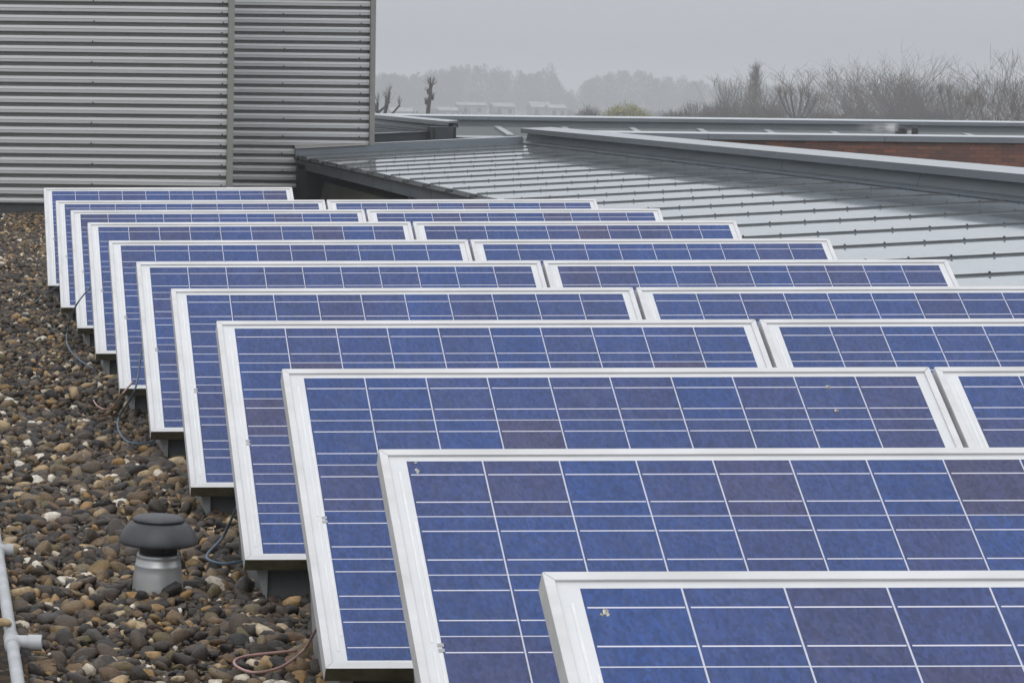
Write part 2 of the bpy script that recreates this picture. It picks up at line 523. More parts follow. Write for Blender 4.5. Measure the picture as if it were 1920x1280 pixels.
def pebble_field(areas):
    """areas: (x0, x1, y0, y1, spacing, layers, subdivision) -> one big mesh, each pebble an island"""
    allV, allF, allT = [], [], []
    base = 0
    for (x0, x1, y0, y1, s, lay, sub, big_) in areas:
        V0, F0 = icos(sub)
        shapes = []
        for q in range(24):
            ph = rng.uniform(0, 6.28, (3, 3)); fr = rng.uniform(0.8, 1.9, (3, 3))
            d = sum(np.sin(V0 @ fr[i] * 1.3 + ph[i].sum()) for i in range(3)) * 0.085
            sup = np.abs(V0) ** rng.uniform(0.78, 1.0)
            V = np.sign(V0) * sup
            V = V / np.linalg.norm(V, axis=1)[:, None] ** 0.6
            # a couple of flattened facets, as river stones have
            for c in range(rng.integers(4, 8)):
                nrm = rng.normal(size=3); nrm /= np.linalg.norm(nrm)
                dd = V @ nrm; cut = rng.uniform(0.50, 0.80)
                V = V - np.outer(np.maximum(dd - cut, 0) * 0.92, nrm)
            shapes.append(V * (1 + d)[:, None])
        shapes = np.array(shapes)
        for L in range(lay):
            gx = np.arange(x0, x1, s); gy = np.arange(y0, y1, s)
            xx, yy = np.meshgrid(gx, gy)
            n = xx.size
            xx = xx.ravel() + rng.uniform(-0.55, 0.55, n) * s
            yy = yy.ravel() + rng.uniform(-0.55, 0.55, n) * s
            ln = np.clip(rng.lognormal(math.log(0.0205 * big_), 0.42, n), 0.006, 0.047)
            a = ln; bb = ln * rng.uniform(0.5, 0.92, n); c = ln * rng.uniform(0.32, 0.64, n)
            zz = ZG + 0.008 + (L if big_ > .6 else .75) * 0.019 + rng.uniform(0, 0.012, n) + 0.35 * c + 0.010 * np.sin(xx * 5.1 + yy * 2.3) + 0.008 * np.sin(yy * 3.7)
            yaw = rng.uniform(0, 6.283, n); tx = rng.normal(0, 0.5, n); ty = rng.normal(0, 0.5, n)
            cyw, syw, cx_, sx_, cy_, sy_ = np.cos(yaw), np.sin(yaw), np.cos(tx), np.sin(tx), np.cos(ty), np.sin(ty)
            z_, o_ = np.zeros(n), np.ones(n)
            Rz = np.array([[cyw, -syw, z_], [syw, cyw, z_], [z_, z_, o_]]).transpose(2, 0, 1)
            Rx = np.array([[o_, z_, z_], [z_, cx_, -sx_], [z_, sx_, cx_]]).transpose(2, 0, 1)
            Ry = np.array([[cy_, z_, sy_], [z_, o_, z_], [-sy_, z_, cy_]]).transpose(2, 0, 1)
            RM = Rz @ Rx @ Ry
            P = shapes[rng.integers(0, 24, n)] * np.stack([a, bb, c], 1)[:, None, :]
            P = np.einsum('nij,nvj->nvi', RM, P) + np.stack([xx, yy, zz], 1)[:, None, :]
            nv = V0.shape[0]
            tone = np.repeat(rng.uniform(0, 1, n) ** 1.18, nv)
            allV.append(P.reshape(-1, 3)); allT.append(tone)
            allF.append((F0[None] + (np.arange(n) * nv)[:, None, None]).reshape(-1, 3) + base)
            base += n * nv
    V = np.concatenate(allV).astype(np.float32); F = np.concatenate(allF).astype(np.int32); T = np.concatenate(allT).astype(np.float32)
    me = bpy.data.meshes.new('gravel')
    me.vertices.add(len(V)); me.vertices.foreach_set('co', V.ravel())
    me.loops.add(F.size); me.loops.foreach_set('vertex_index', F.ravel())
    me.polygons.add(len(F)); me.polygons.foreach_set('loop_start', np.arange(0, F.size, 3, dtype=np.int32))
    me.polygons.foreach_set('use_smooth', np.ones(len(F), dtype=bool))
    me.update(calc_edges=True)
    at_ = me.color_attributes.new('tone', 'FLOAT_COLOR', 'POINT')
    col = np.ones((len(V), 4), dtype=np.float32); col[:, 0] = T; col[:, 1] = T; col[:, 2] = T
    at_.data.foreach_set('color', col.ravel())
    return me


g = link('gravel', pebble_field([(0.262, 1.62, 4.9, 10.5, 0.033, 2, 2, 1.0), (0.262, 1.3, 4.9, 10.5, 0.0165, 1, 1, 0.42), (0.15, 1.75, 10.5, 28.2, 0.039, 2, 1, 1.0),
                                 (1.6, 4.55, 22.0, 28.2, 0.045, 1, 1, 1.1), (3.3, 4.5, 28.2, 32.8, 0.045, 1, 1, 1.1)]), M['pebble'])
tag(g, 'mixed brown, grey and ochre river pebbles covering the flat roof', 'gravel', kind='stuff')

# ------------------------------------------------------------------ solar panels
TILT = 0.6352
ST, CT = math.sin(TILT), math.cos(TILT)
PW, PL, PD, FW = 1.65, 0.99, 0.042, 0.017
WZ = 0.015


def pp(x, s, d=0.0):
    """panel coordinates (along the width, up the slope, out of the face) -> offset from the lower left corner"""
    return (x, s * CT - d * ST, s * ST + d * CT + x * WZ)


def bar(a, b_, c, d, depth0=0.0, depth1=-PD):
    """a frame bar whose face has the four panel-plane corners a..d"""
    return [pp(*q, depth1) for q in (a, b_, c, d)] + [pp(*q, depth0) for q in (a, b_, c, d)]


def make_panel():
    root = empty('solar_panel', (0, 0, 0))
    f = MB()
    g_ = 0.0004
    W, L, w = PW, PL, FW
    top = [(w + g_, L - w), (W - w - g_, L - w), (W - g_, L), (g_, L)]
    lef = [(0, g_), (w, w + g_), (w, L - w - g_), (0, L - g_)]
    rig = [(W - w, w + g_), (W, g_), (W, L - g_), (W - w, L - w - g_)]
    for q in (top, lef, rig):
        f.hexa(bar(*q))
    fo = f.build('frame', M['frame'], root, bevel=0.0014)
    bm_ = MB(); bm_.hexa(bar((g_, 0), (W - g_, 0), (W - w - g_, w), (w + g_, w)))
    me = mesh_of('bottom_rail', bm_.V, bm_.F, mi=[1, 0, 1, 0, 0, 0])
    br = link('bottom_rail', me, [M['frame'], M['moss']], root)
    # glass laminate, 5 mm below the face of the frame
    x0, x1, s0, s1, d0 = w - 0.003, W - w + 0.003, w - 0.003, L - w + 0.003, -0.0055
    vs = [pp(x0, s0, d0), pp(x1, s0, d0), pp(x1, s1, d0), pp(x0, s1, d0), pp(x0, s0, d0 - 0.006), pp(x1, s0, d0 - 0.006), pp(x1, s1, d0 - 0.006), pp(x0, s1, d0 - 0.006)]
    me = mesh_of('cell_glass', vs, [(0, 1, 2, 3), (7, 6, 5, 4), (0, 4, 5, 1), (1, 5, 6, 2), (2, 6, 7, 3), (3, 7, 4, 0)])
    uvl = me.uv_layers.new(name='UVMap')
    uvs = {0: (x0, s0), 1: (x1, s0), 2: (x1, s1), 3: (x0, s1)}
    for p in me.polygons:
        for li in p.loop_indices:
            uvl.data[li].uv = uvs[me.loops[li].vertex_index % 4]
    link('cell_glass', me, M['glass'], root)
    # tinned edge ribbons beside the cells, in the white margin
    for rx, segs in ((0.0355, ((0.055, 0.455), (0.478, 0.93))), (0.0475, ((0.10, 0.452), (0.475, 0.79)))):
        rb = MB()
        for sa, sb in segs:
            rb.hexa([pp(rx - 0.0024, sa, -0.0057), pp(rx + 0.0024, sa, -0.0057), pp(rx + 0.0024, sb, -0.0057), pp(rx - 0.0024, sb, -0.0057),
                     pp(rx - 0.0024, sa, -0.0046), pp(rx + 0.0024, sa, -0.0046), pp(rx + 0.0024, sb, -0.0046), pp(rx - 0.0024, sb, -0.0046)])
        rb.build('edge_ribbon', M['ribbon'], root)
    sb_ = MB()
    for sa in (0.455, 0.468):
        sb_.hexa([pp(0.0445, sa, -0.0057), pp(0.0565, sa, -0.0057), pp(0.0565, sa + 0.008, -0.0057), pp(0.0445, sa + 0.008, -0.0057),
                  pp(0.0445, sa, -0.0043), pp(0.0565, sa, -0.0043), pp(0.0565, sa + 0.008, -0.0043), pp(0.0445, sa + 0.008, -0.0043)])
    sb_.build('solder_joint', M['ribbon_gap'], root)
    # backing tub that carries the module: a plastic trough with sloping sides
    t = MB()
    zb = -0.165
    prof_o = [(0.075, zb), (0.085, -0.006), (0.70, 0.448), (0.76, zb)]
    vs = [(0.072, y, z) for y, z in prof_o] + [(PW - 0.072, y, z) for y, z in prof_o]
    t.add(vs, [(3, 2, 1, 0), (4, 5, 6, 7), (0, 1, 5, 4), (1, 2, 6, 5), (2, 3, 7, 6), (3, 0, 4, 7)])
    t.build('ballast_tub', M['tub'], root, bevel=0.004)
    for sgn, bx in ((1, 0.071), (-1, PW - 0.071)):
        br_ = MB()
        br_.add([(bx - sgn * 0.034, 0.055, -0.031), (bx, 0.055, -0.031), (bx, 0.070, zb + 0.02), (bx - sgn * 0.034, 0.66, 0.405), (bx, 0.66, 0.405), (bx, 0.66, zb + 0.02)],
                [(0, 2, 1), (3, 4, 5), (0, 1, 4, 3), (0, 3, 5, 2), (1, 2, 5, 4)])
        br_.build('mount_bracket', M['bracket'], root)
    return root


def copy_tree(o):
    c = o.copy(); C.objects.link(c)
    for ch in list(o.children):
        d = ch.copy(); C.objects.link(d); d.parent = c
    return c


RES = {0: (-2.1, -2.8), 1: (-.2, -5.9), 2: (-.8, 5.6), 3: (.9, 3.0), 4: (-.3, -2.6), 5: (-.1, -2.0), 6: (1.2, -.5), 7: (.9, 2.6), 8: (-.4, .4), 9: (.2, -2.4), 10: (-.5, 3.7)}
ORD = ['nearest', 'second', 'third', 'fourth', 'fifth', 'sixth', 'seventh', 'eighth', 'ninth', 'tenth', 'eleventh']
proto = make_panel()
corner = {}
for col_ in (0, 1):
    for i in (range(11) if col_ == 0 else range(2, 10)):
        o = proto if (col_, i) == (0, 0) else copy_tree(proto)
        Yt = 4.0964 + 1.3763 * i
        rx, ry = RES[i]
        x = 0.947 - 0.0156 * i - rx * Yt / FPX
        z = -0.7447 - 0.0017 * i + ry * Yt / FPX
        if col_:
            x += PW + 0.013; z += (PW + 0.013) * WZ
        o.location = (x, Yt - PL * CT, z - PL * ST)
        corner[(col_, i)] = Vector(o.location)
        o['category'] = 'solar panel'
        if col_ == 0:
            o['group'] = 'solar panels in the column along the gravel'
            lab = ('nearest solar panel, white framed, with a speck of dirt near its top corner', 'second solar panel from the front, with bird droppings at its top left corner')
            o['label'] = lab[i] if i < 2 else ('farthest solar panel, alone in its row below the corrugated wall' if i == 10 else
                                               f'blue solar panel {ORD[i]} from the front in the column along the gravel')
        else:
            o['group'] = 'solar panels in the column beside the metal roof'
            o['label'] = f'blue solar panel {ORD[i - 2]} from the front in the column beside the metal roof' if i > 2 else 'nearest solar panel of the column beside the metal roof'
            if i == 9:
                o['label'] = 'farthest solar panel of the column beside the metal roof'


def dropping(panel, x, s, size, streak):
    """a dried splash stuck on the glass, slightly raised"""
    bm = bmesh.new()
    for q in range(4):
        px, ps = x + random.uniform(-1, 1) * size * 0.6, s + random.uniform(-1, 1) * size * 0.6 - q * streak / 4
        rr = size * random.uniform(0.35, 0.8)
        vs = []
        for k_ in range(10):
            a = k_ / 10 * 6.283
            r_ = rr * random.uniform(0.7, 1.2)
            vs.append(bm.verts.new(pp(px + r_ * math.cos(a), ps + r_ * math.sin(a), -0.0052)))
        c_ = bm.verts.new(pp(px, ps, -0.0015))
        for k_ in range(10):
            bm.faces.new((vs[k_], vs[(k_ + 1) % 10], c_))
    me = bpy.data.meshes.new('bird_dropping'); bm.to_mesh(me); bm.free()
    return link('bird_dropping', me, M['dropping'], panel)


panels = {}
for o in C.objects:
    if o.name.startswith('solar_panel'):
        for kx, v in corner.items():
            if (Vector(o.location) - v).length < 1e-4:
                panels[kx] = o
dropping(panels[(0, 1)], 0.071, PL - 0.052, 0.006, 0.014)
dropping(panels[(0, 1)], 0.071, PL - 0.036, 0.003, 0.0)
dropping(panels[(0, 0)], 0.080, PL - 0.078, 0.008, 0.004)
dropping(panels[(0, 2)], 1.375, PL - 0.155, 0.006, 0.006)
dropping(panels[(0, 2)], 1.375, PL - 0.070, 0.006, 0.0)

# ------------------------------------------------------------------ plant room clad in corrugated sheet
YA, YB = 28.2, 32.9
XJ = at(431.5, 200, YA).x                               # the post where the front bay ends
XE = at(697, 200, YB).x                                 # the far right post
pr = empty('plant_room', (XJ, YA, ZG))


def corrugated(x0, x1, y, z0, z1, pitch, phase, screws):
    """horizontal trapezoidal cladding; phase is the height of the middle of one dark groove; faces -Y"""
    # profile over one pitch, downwards: face, undercut slope, floor of the groove, upper slope
    prof = []
    dpt = 0.08
    n0 = math.floor((z0 - phase) / pitch) - 1
    n1 = math.ceil((z1 - phase) / pitch) + 1
    for n in range(n1, n0 - 1, -1):
        zc = phase + n * pitch                          # groove centre
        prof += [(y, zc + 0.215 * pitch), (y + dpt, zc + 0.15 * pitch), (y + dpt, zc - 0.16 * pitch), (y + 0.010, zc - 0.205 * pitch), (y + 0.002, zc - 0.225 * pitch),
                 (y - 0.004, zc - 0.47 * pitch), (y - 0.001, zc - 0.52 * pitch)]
    prof = [(a, b_) for a, b_ in prof if z0 <= b_ <= z1]
    prof = [(y, z1)] + prof + [(y, z0)]
    V, F = [], []
    for (a, b_) in prof:
        V += [(x0, a, b_), (x1, a, b_)]
    for i in range(len(prof) - 1):
        F.append((2 * i, 2 * i + 2, 2 * i + 3, 2 * i + 1))
    m = MB(); m.add(V, F)
    m.mi = [1 if abs(prof[i][0] - y - dpt) < 1e-6 and abs(prof[i + 1][0] - y - dpt) < 1e-6 else 0 for i in range(len(prof) - 1)]  # groove floors go near-black: the shade in the corrugations put into their colour
    s = MB()
    for n in range(n0, n1 + 1):
        for j, (sx, step, odd) in enumerate(screws):
            if (n * 7 + j * 3) % step == odd or step == 1:
                zc = phase + n * pitch + 0.29 * pitch
                if z0 < zc < z1:
                    xx = sx + 0.01 * math.sin(n * 2.3)
                    s.box((xx - 0.006, y - 0.008, zc - 0.012), (xx + 0.006, y + 0.004, zc + 0.006))
    return m, s


PA = 19.06 * YA / FPX
PB = 16.36 * YB / FPX
ZPL = ZG + 0.155
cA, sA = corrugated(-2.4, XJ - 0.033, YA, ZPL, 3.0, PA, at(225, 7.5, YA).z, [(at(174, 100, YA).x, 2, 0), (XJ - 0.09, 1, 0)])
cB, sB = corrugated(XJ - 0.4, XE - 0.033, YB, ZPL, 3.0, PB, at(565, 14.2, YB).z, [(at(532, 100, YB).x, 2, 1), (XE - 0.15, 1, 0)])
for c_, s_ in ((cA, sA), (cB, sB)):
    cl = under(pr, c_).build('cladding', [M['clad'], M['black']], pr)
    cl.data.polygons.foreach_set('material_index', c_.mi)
    under(pr, s_).build('fixing_screw', M['screw'], cl)['kind'] = 'stuff'
w_ = MB(); w_.box((-2.4, YA + 0.06, ZG), (XJ - 0.01, 45, 2.95)); w_.box((XJ - 0.008, YB + 0.06, ZG), (XE - 0.01, 45, 2.95))
under(pr, w_).build('wall', M['post'], pr)
for (px_, py_, zb_) in ((XJ, YA, ZG + 0.02), (XE, YB, at(697, 273, YB).z)):
    p_ = MB(); p_.box((px_ - 0.032, py_ - 0.05, zb_), (px_ + 0.032, py_ + 0.12, 3.0))
    under(pr, p_).build('corner_post', M['post'], pr, bevel=0.004)
for (xa, xb, yy) in ((-2.4, XJ - 0.034, YA), (XJ - 0.3, XE - 0.034, YB)):
    p_ = MB()
    xx = xa
    while xx < xb:
        x2 = min(xx + 1.05, xb)
        p_.box((xx, yy + 0.012, ZG), (x2 - 0.006, yy + 0.055, ZPL + 0.01)); xx = x2
    under(pr, p_).build('plinth', M['plinth'], pr)
    t_ = MB(); t_.prism_x([(yy - 0.012, ZPL - 0.012), (yy + 0.012, ZPL - 0.002), (yy + 0.012, ZPL + 0.006), (yy - 0.012, ZPL - 0.004)], xa, xb)
    under(pr, t_).build('drip_strip', M['plinth'], pr)
tag(pr, 'plant room clad in horizontal grey corrugated sheet, beyond the solar panels', 'building')

# ------------------------------------------------------------------ standing seam roof with ridge parapet
XEV, ZEV, XRG, ZRG = 4.552, -0.939, 7.366, -0.763
PITCH = (ZRG - ZEV) / (XRG - XEV)


def zr(x):
    return ZEV + (x - XEV) * PITCH


def seam_roof(root, y0, y1, xev, seams, clips):
    m = MB()
    m.hexa([(xev, y0, zr(xev) - 0.05), (XRG + 0.02, y0, ZRG - 0.05), (XRG + 0.02, y1, ZRG - 0.05), (xev, y1, zr(xev) - 0.05),
            (xev, y0, zr(xev)), (XRG + 0.02, y0, zr(XRG + .02)), (XRG + 0.02, y1, zr(XRG + .02)), (xev, y1, zr(xev))])
    sh = under(root, m).build('roof_sheet', M['wet'], root)
    for ys in seams:
        s = MB()
        xa, xb = xev + 0.01, XRG - 0.01
        s.hexa([(xa, ys - 0.011, zr(xa) - 0.004), (xb, ys - 0.011, zr(xb) - 0.004), (xb, ys + 0.011, zr(xb) - 0.004), (xa, ys + 0.011, zr(xa) - 0.004),
                (xa, ys - 0.008, zr(xa) + 0.0095), (xb, ys - 0.008, zr(xb) + 0.0095), (xb, ys + 0.008, zr(xb) + 0.0095), (xa, ys + 0.008, zr(xa) + 0.0095)])
        if clips:
            xx = xev + 0.12 + 0.03 * math.sin(ys * 9)
            while xx < XRG - 0.1:
                s.box((xx - 0.0028, ys - 0.009, zr(xx) - 0.002), (xx + 0.0028, ys + 0.009, zr(xx) + 0.017)); xx += 0.222
        s.V = [(a - root.location.x, b_ - root.location.y, c_ - root.location.z) for a, b_, c_ in s.V]
        s.build('standing_seam', M['seam'], root)
    return sh


def ridge_parapet(root, y0, y1, joints_w, joints_c, back=0.30):
    """leaning upstand and folded coping along the ridge"""
    cuts = [y0] + sorted(j for j in joints_w if y0 < j < y1) + [y1]
    m = MB()
    for a, b_ in zip(cuts, cuts[1:]):
        m.prism_y([(XRG - 0.004, ZRG + 0.002), (XRG + back, ZRG - 0.02), (XRG + back, -0.612), (XRG + 0.035, -0.625)], a + 0.003, b_ - 0.003)
    w = under(root, m).build('ridge_upstand', M['zinc_light'], root)
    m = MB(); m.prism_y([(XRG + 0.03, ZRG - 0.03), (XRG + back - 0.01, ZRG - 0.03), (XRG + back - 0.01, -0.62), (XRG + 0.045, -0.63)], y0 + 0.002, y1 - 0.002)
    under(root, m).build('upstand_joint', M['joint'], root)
    cuts = [y0 - 0.02] + sorted(j for j in joints_c if y0 < j < y1) + [y1 + 0.02]
    m = MB()
    for a, b_ in zip(cuts, cuts[1:]):
        m.prism_y([(XRG - 0.055, -0.640), (XRG - 0.045, -0.640), (XRG - 0.043, -0.609), (XRG + back + 0.01, -0.603), (XRG + back + 0.02, -0.66), (XRG + back + 0.028, -0.66), (XRG + back + 0.025, -0.563), (XRG - 0.055, -0.580)], a + 0.002, b_ - 0.002)
    wet_top(under(root, m).build('coping', M['coping'], root, bevel=0.003))
    # lapped flashing at the foot of the upstand, with a lap every half metre
    m = MB()
    y = y0
    while y < y1 - 0.05:
        y2 = min(y + 1.03, y1)
        m.prism_y([(XRG - 0.10, zr(XRG - .10) + 0.004), (XRG - 0.006, ZRG + 0.004), (XRG - 0.002, ZRG + 0.030), (XRG - 0.012, ZRG + 0.022), (XRG - 0.10, zr(XRG - .10) + 0.016)], y + 0.01, y2 - 0.01)
        y = y2
    under(root, m).build('foot_flashing', M['zinc'], root)


mr = empty('standing_seam_roof', (XEV, 20, ZG))
Y0R, Y1R = 6.5, 32.86
seams = [y for y in (12.9 + 1.03 * k for k in range(-6, 20)) if Y0R + .1 < y < Y1R - 0.2]
seam_roof(mr, Y0R, Y1R, XEV, seams, True)
ridge_parapet(mr, Y0R, Y1R + 0.1, [26.3 - 3.18 * k for k in range(-2, 7)], [25.8 - 2.75 * k for k in range(-2, 8)])
# upstand and coping closing the far end
m = MB()
ug = lambda x, h: zr(x) + h
m.hexa([(XEV - 0.02, Y1R - 0.02, ug(XEV, -0.03)), (XRG - 0.05, Y1R - 0.02, ug(XRG, -0.03)), (XRG - 0.05, Y1R + 0.035, ug(XRG, -0.03)), (XEV - 0.02, Y1R + 0.035, ug(XEV, -0.03)),
        (XEV - 0.02, Y1R - 0.005, ug(XEV, 0.075)), (XRG - 0.05, Y1R - 0.005, ug(XRG, 0.075)), (XRG - 0.05, Y1R + 0.035, ug(XRG, 0.075)), (XEV - 0.02, Y1R + 0.035, ug(XEV, 0.075))])
under(mr, m).build('end_upstand', M['zinc'], mr)
m = MB()
m.hexa([(XE - 0.06, Y1R + 0.13, ug(XE, 0.070)), (XRG - 0.05, Y1R + 0.036, ug(XRG, 0.060)), (XRG - 0.05, Y1R + 0.30, ug(XRG, 0.060)), (XE - 0.06, Y1R + 0.30, ug(XE, 0.060)),
        (XE - 0.06, Y1R + 0.13, ug(XE, 0.088)), (XRG - 0.05, Y1R + 0.036, ug(XRG, 0.083)), (XRG - 0.05, Y1R + 0.30, ug(XRG, 0.083)), (XE - 0.06, Y1R + 0.30, ug(XE, 0.088))])
wet_top(under(mr, m).build('end_coping', M['coping'], mr))
m = MB()
m.hexa([(XEV - 0.03, Y1R - 0.03, ug(XEV, 0.076)), (XE - 0.06, Y1R - 0.03, ug(XE, 0.076)), (XE - 0.06, Y1R + 0.035, ug(XE, 0.076)), (XEV - 0.03, Y1R + 0.035, ug(XEV, 0.076)),
        (XEV - 0.03, Y1R - 0.02, ug(XEV, 0.108)), (XE - 0.06, Y1R - 0.02, ug(XE, 0.094)), (XE - 0.06, Y1R + 0.035, ug(XE, 0.100)), (XEV - 0.03, Y1R + 0.035, ug(XEV, 0.118))])
under(mr, m).build('wall_flashing', M['post'], mr)
# eaves: gutter lip, fascia panels, soffit, dark recess and ledge
m = MB()
y = Y0R
while y < Y1R - 0.3:
    y2 = min(y + 1.03, Y1R - 0.25)
    m.prism_y([(XEV - 0.02, ZEV - 0.155), (XEV + 0.03, ZEV - 0.155), (XEV + 0.03, ZEV - 0.052), (XEV - 0.02, ZEV - 0.03)], y + 0.006, y2 - 0.006)
    y = y2
under(mr, m).build('fascia', M['zinc'], mr)
m = MB(); m.prism_y([(XEV - 0.045, ZEV - 0.028), (XEV + 0.05, ZEV - 0.024), (XEV + 0.05, ZEV - 0.0515), (XEV - 0.045, ZEV - 0.0515)], Y0R, Y1R - 0.05)
under(mr, m).build('gutter_lip', M['black'], mr)
m = MB()
for ys in seams:
    m.lathe((XEV - 0.02, ys, ZEV - 0.045), [(0.0, 0.05), (0.03, 0.045), (0.042, 0.02), (0.042, -0.01), (0.0, -0.01)], 10)
under(mr, m).build('seam_cap', M['black'], mr)['kind'] = 'stuff'
m = MB(); m.box((XEV + 0.031, Y0R, ZEV - 0.165), (XRG + 0.2, Y1R - 0.2, ZEV - 0.152))
under(mr, m).build('soffit', M['soffit'], mr)
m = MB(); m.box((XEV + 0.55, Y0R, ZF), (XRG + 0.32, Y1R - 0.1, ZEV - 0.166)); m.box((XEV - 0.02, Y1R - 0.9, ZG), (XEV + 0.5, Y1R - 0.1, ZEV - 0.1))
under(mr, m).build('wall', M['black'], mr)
m = MB(); m.prism_y([(XEV + 0.05, ZG + 0.01), (XEV + 0.10, ZG + 0.29), (XEV + 0.30, ZG + 0.31), (XEV + 0.54, ZG + 0.30), (XEV + 0.54, ZG + 0.01)], Y0R, 31.3)
under(mr, m).build('ledge', M['soffit'], mr)
for yy in (25.2, 18.6, 12.0):
    m = MB(); m.box((XEV + 0.0, yy - 0.05, ZG), (XEV + 0.045, yy + 0.05, ZEV - 0.156))
    under(mr, m).build('post', M['zinc_dark'], mr)
tag(mr, 'wet grey standing seam metal roof rising from its eave to the long ridge coping', 'roof')

# second pitch beyond the gap, with the same section
m2 = empty('zinc_monopitch_roof', (XRG, 38, ZG))
Y2A, Y2B = 37.6, 52
seam_roof(m2, Y2A, Y2B, 5.2, [38.6 + 1.03 * k for k in range(13)], False)
ridge_parapet(m2, Y2A, Y2B, [40.4, 43.6, 46.8], [40.0, 42.8, 45.5], 0.07)
m = MB()
m.hexa([(5.2, Y2A - 0.03, zr(5.2) - 0.4), (XRG - 0.11, Y2A - 0.03, ZRG - 0.4), (XRG - 0.11, Y2A + 0.03, ZRG - 0.4), (5.2, Y2A + 0.03, zr(5.2) - 0.4),
        (5.2, Y2A - 0.02, zr(5.2) + 0.065), (XRG - 0.11, Y2A - 0.02, zr(XRG) + 0.045), (XRG - 0.11, Y2A + 0.03, zr(XRG) + 0.045), (5.2, Y2A + 0.03, zr(5.2) + 0.065)])
under(m2, m).build('end_upstand', M['zinc_dark'], m2)
m = MB()
m.hexa([(5.2, Y2A - 0.04, zr(5.2) + 0.066), (XRG - 0.11, Y2A - 0.04, zr(XRG) + 0.046), (XRG - 0.11, Y2A + 0.14, zr(XRG) + 0.046), (5.2, Y2A + 0.14, zr(5.2) + 0.066),
        (5.2, Y2A - 0.04, zr(5.2) + 0.080), (XRG - 0.11, Y2A - 0.04, zr(XRG) + 0.058), (XRG - 0.11, Y2A + 0.14, zr(XRG) + 0.058), (5.2, Y2A + 0.14, zr(5.2) + 0.080)])
wet_top(under(m2, m).build('end_coping', M['coping'], m2))
pa, pb = at(808, 238, 37.3), at(855, 260, 37.3)
m = MB(); m.box((pa.x, 37.3, pb.z - 0.25), (pb.x, 37.58, pa.z))
under(m2, m).build('end_pier', M['zinc_dark'], m2)
for xx in (pa.x + 0.045, pb.x - 0.02):
    m = MB(); m.box((xx - 0.012, 37.288, pb.z - 0.25), (xx + 0.012, 37.3, pa.z - 0.005))
    under(m2, m).build('pier_edge', M['black'], m2)
m = MB(); m.box((5.2, Y2A + 0.05, ZF), (XRG + 0.06, Y2B - 0.05, zr(5.2) - 0.06))
under(m2, m).build('wall', M['black'], m2)
tag(m2, 'small zinc monopitch roof with a square end pier, behind the corrugated plant room', 'roof')

# ------------------------------------------------------------------ the neighbouring flat-roofed brick building
YBR, YFP = 45.0, 65.0
ZFL = -1.11
XB0 = at(1000, 250, YBR).x
bb = empty('brick_building', (XB0 + 4, YBR, ZF))
m = MB(); m.box((XB0, YBR, ZF), (34, YBR + 0.28, -0.945))
under(bb, m).build('wall', M['brick'], bb)
m = MB()
xx = XB0 - 0.03
while xx < 34:
    x2 = xx + 2.95
    m.prism_x([(YBR - 0.05, -0.945), (YBR - 0.04, -0.945), (YBR - 0.04, -0.925), (YBR + 0.31, -0.925), (YBR + 0.32, -0.95), (YBR + 0.33, -0.95), (YBR + 0.33, -0.822), (YBR - 0.05, -0.845)], xx + 0.002, x2 - 0.002); xx = x2
wet_top(under(bb, m).build('coping', M['coping'], bb, bevel=0.004))
m = MB(); m.box((-6, 53.0, ZF), (XB0 + 0.2, YFP + 0.2, ZFL)); m.box((XB0 + 0.2, YBR + 0.28, ZF), (34, YFP + 0.2, ZFL)); m.box((XRG + 0.6, 33.6, ZF), (XB0 - 0.1, 53.0, ZFL - 0.002))
under(bb, m).build('flat_roof', M['felt'], bb)
m = MB(); m.box((-6, YFP, ZFL), (34, YFP + 0.30, -0.89))
under(bb, m).build('far_upstand', M['zinc_light'], bb)
m = MB()
xx = -6
while xx < 34:
    x2 = xx + 3.6
    m.prism_x([(YFP - 0.11, -0.955), (YFP - 0.09, -0.955), (YFP - 0.09, -0.888), (YFP + 0.33, -0.888), (YFP + 0.33, -0.832), (YFP - 0.11, -0.868)], xx + 0.003, x2 - 0.003); xx = x2
wet_top(under(bb, m).build('far_coping', M['coping'], bb))
strip_pts = [(10.35, 51.7), (10.9, 51.5), (11.5, 51.9), (11.9, 52.8), (11.6, 53.7), (11.0, 54.0), (10.5, 53.8), (10.2, 52.8)]
m = MB(); m.add([(x, y, ZFL + 0.006) for x, y in strip_pts], [tuple(range(len(strip_pts)))])
under(bb, m).build('added_wet_strip', M['wet'], bb)  # wet patch added to mirror the sky as a bright strip
for (u0, v0, u1, v1) in ((932, 236.5, 958, 252.5), (1056, 237.5, 1070, 245.5), (1184, 239, 1197, 246.5), (1311, 241, 1324, 248), (1437, 243, 1450, 249.5), (1560, 246.3, 1574, 252), (1809, 249.6, 1826, 254.5)):
    p, q = on(u0, v0, ZFL + 0.05), on(u1, v1, ZFL + 0.05)
    p.y = min(p.y, YFP - 0.05)
    m = MB(); n_ = Vector((1, 0, 0)) * 0.07
    m.hexa([p - n_ - Vector((0, 0, .04)), p + n_ - Vector((0, 0, .04)), q + n_ - Vector((0, 0, .04)), q - n_ - Vector((0, 0, .04)), p - n_, p + n_, q + n_, q - n_])
    under(bb, m).build('roof_batten', M['coping'], bb)
tag(bb, 'flat roofed red brick building with grey copings, beyond the ridge', 'building')

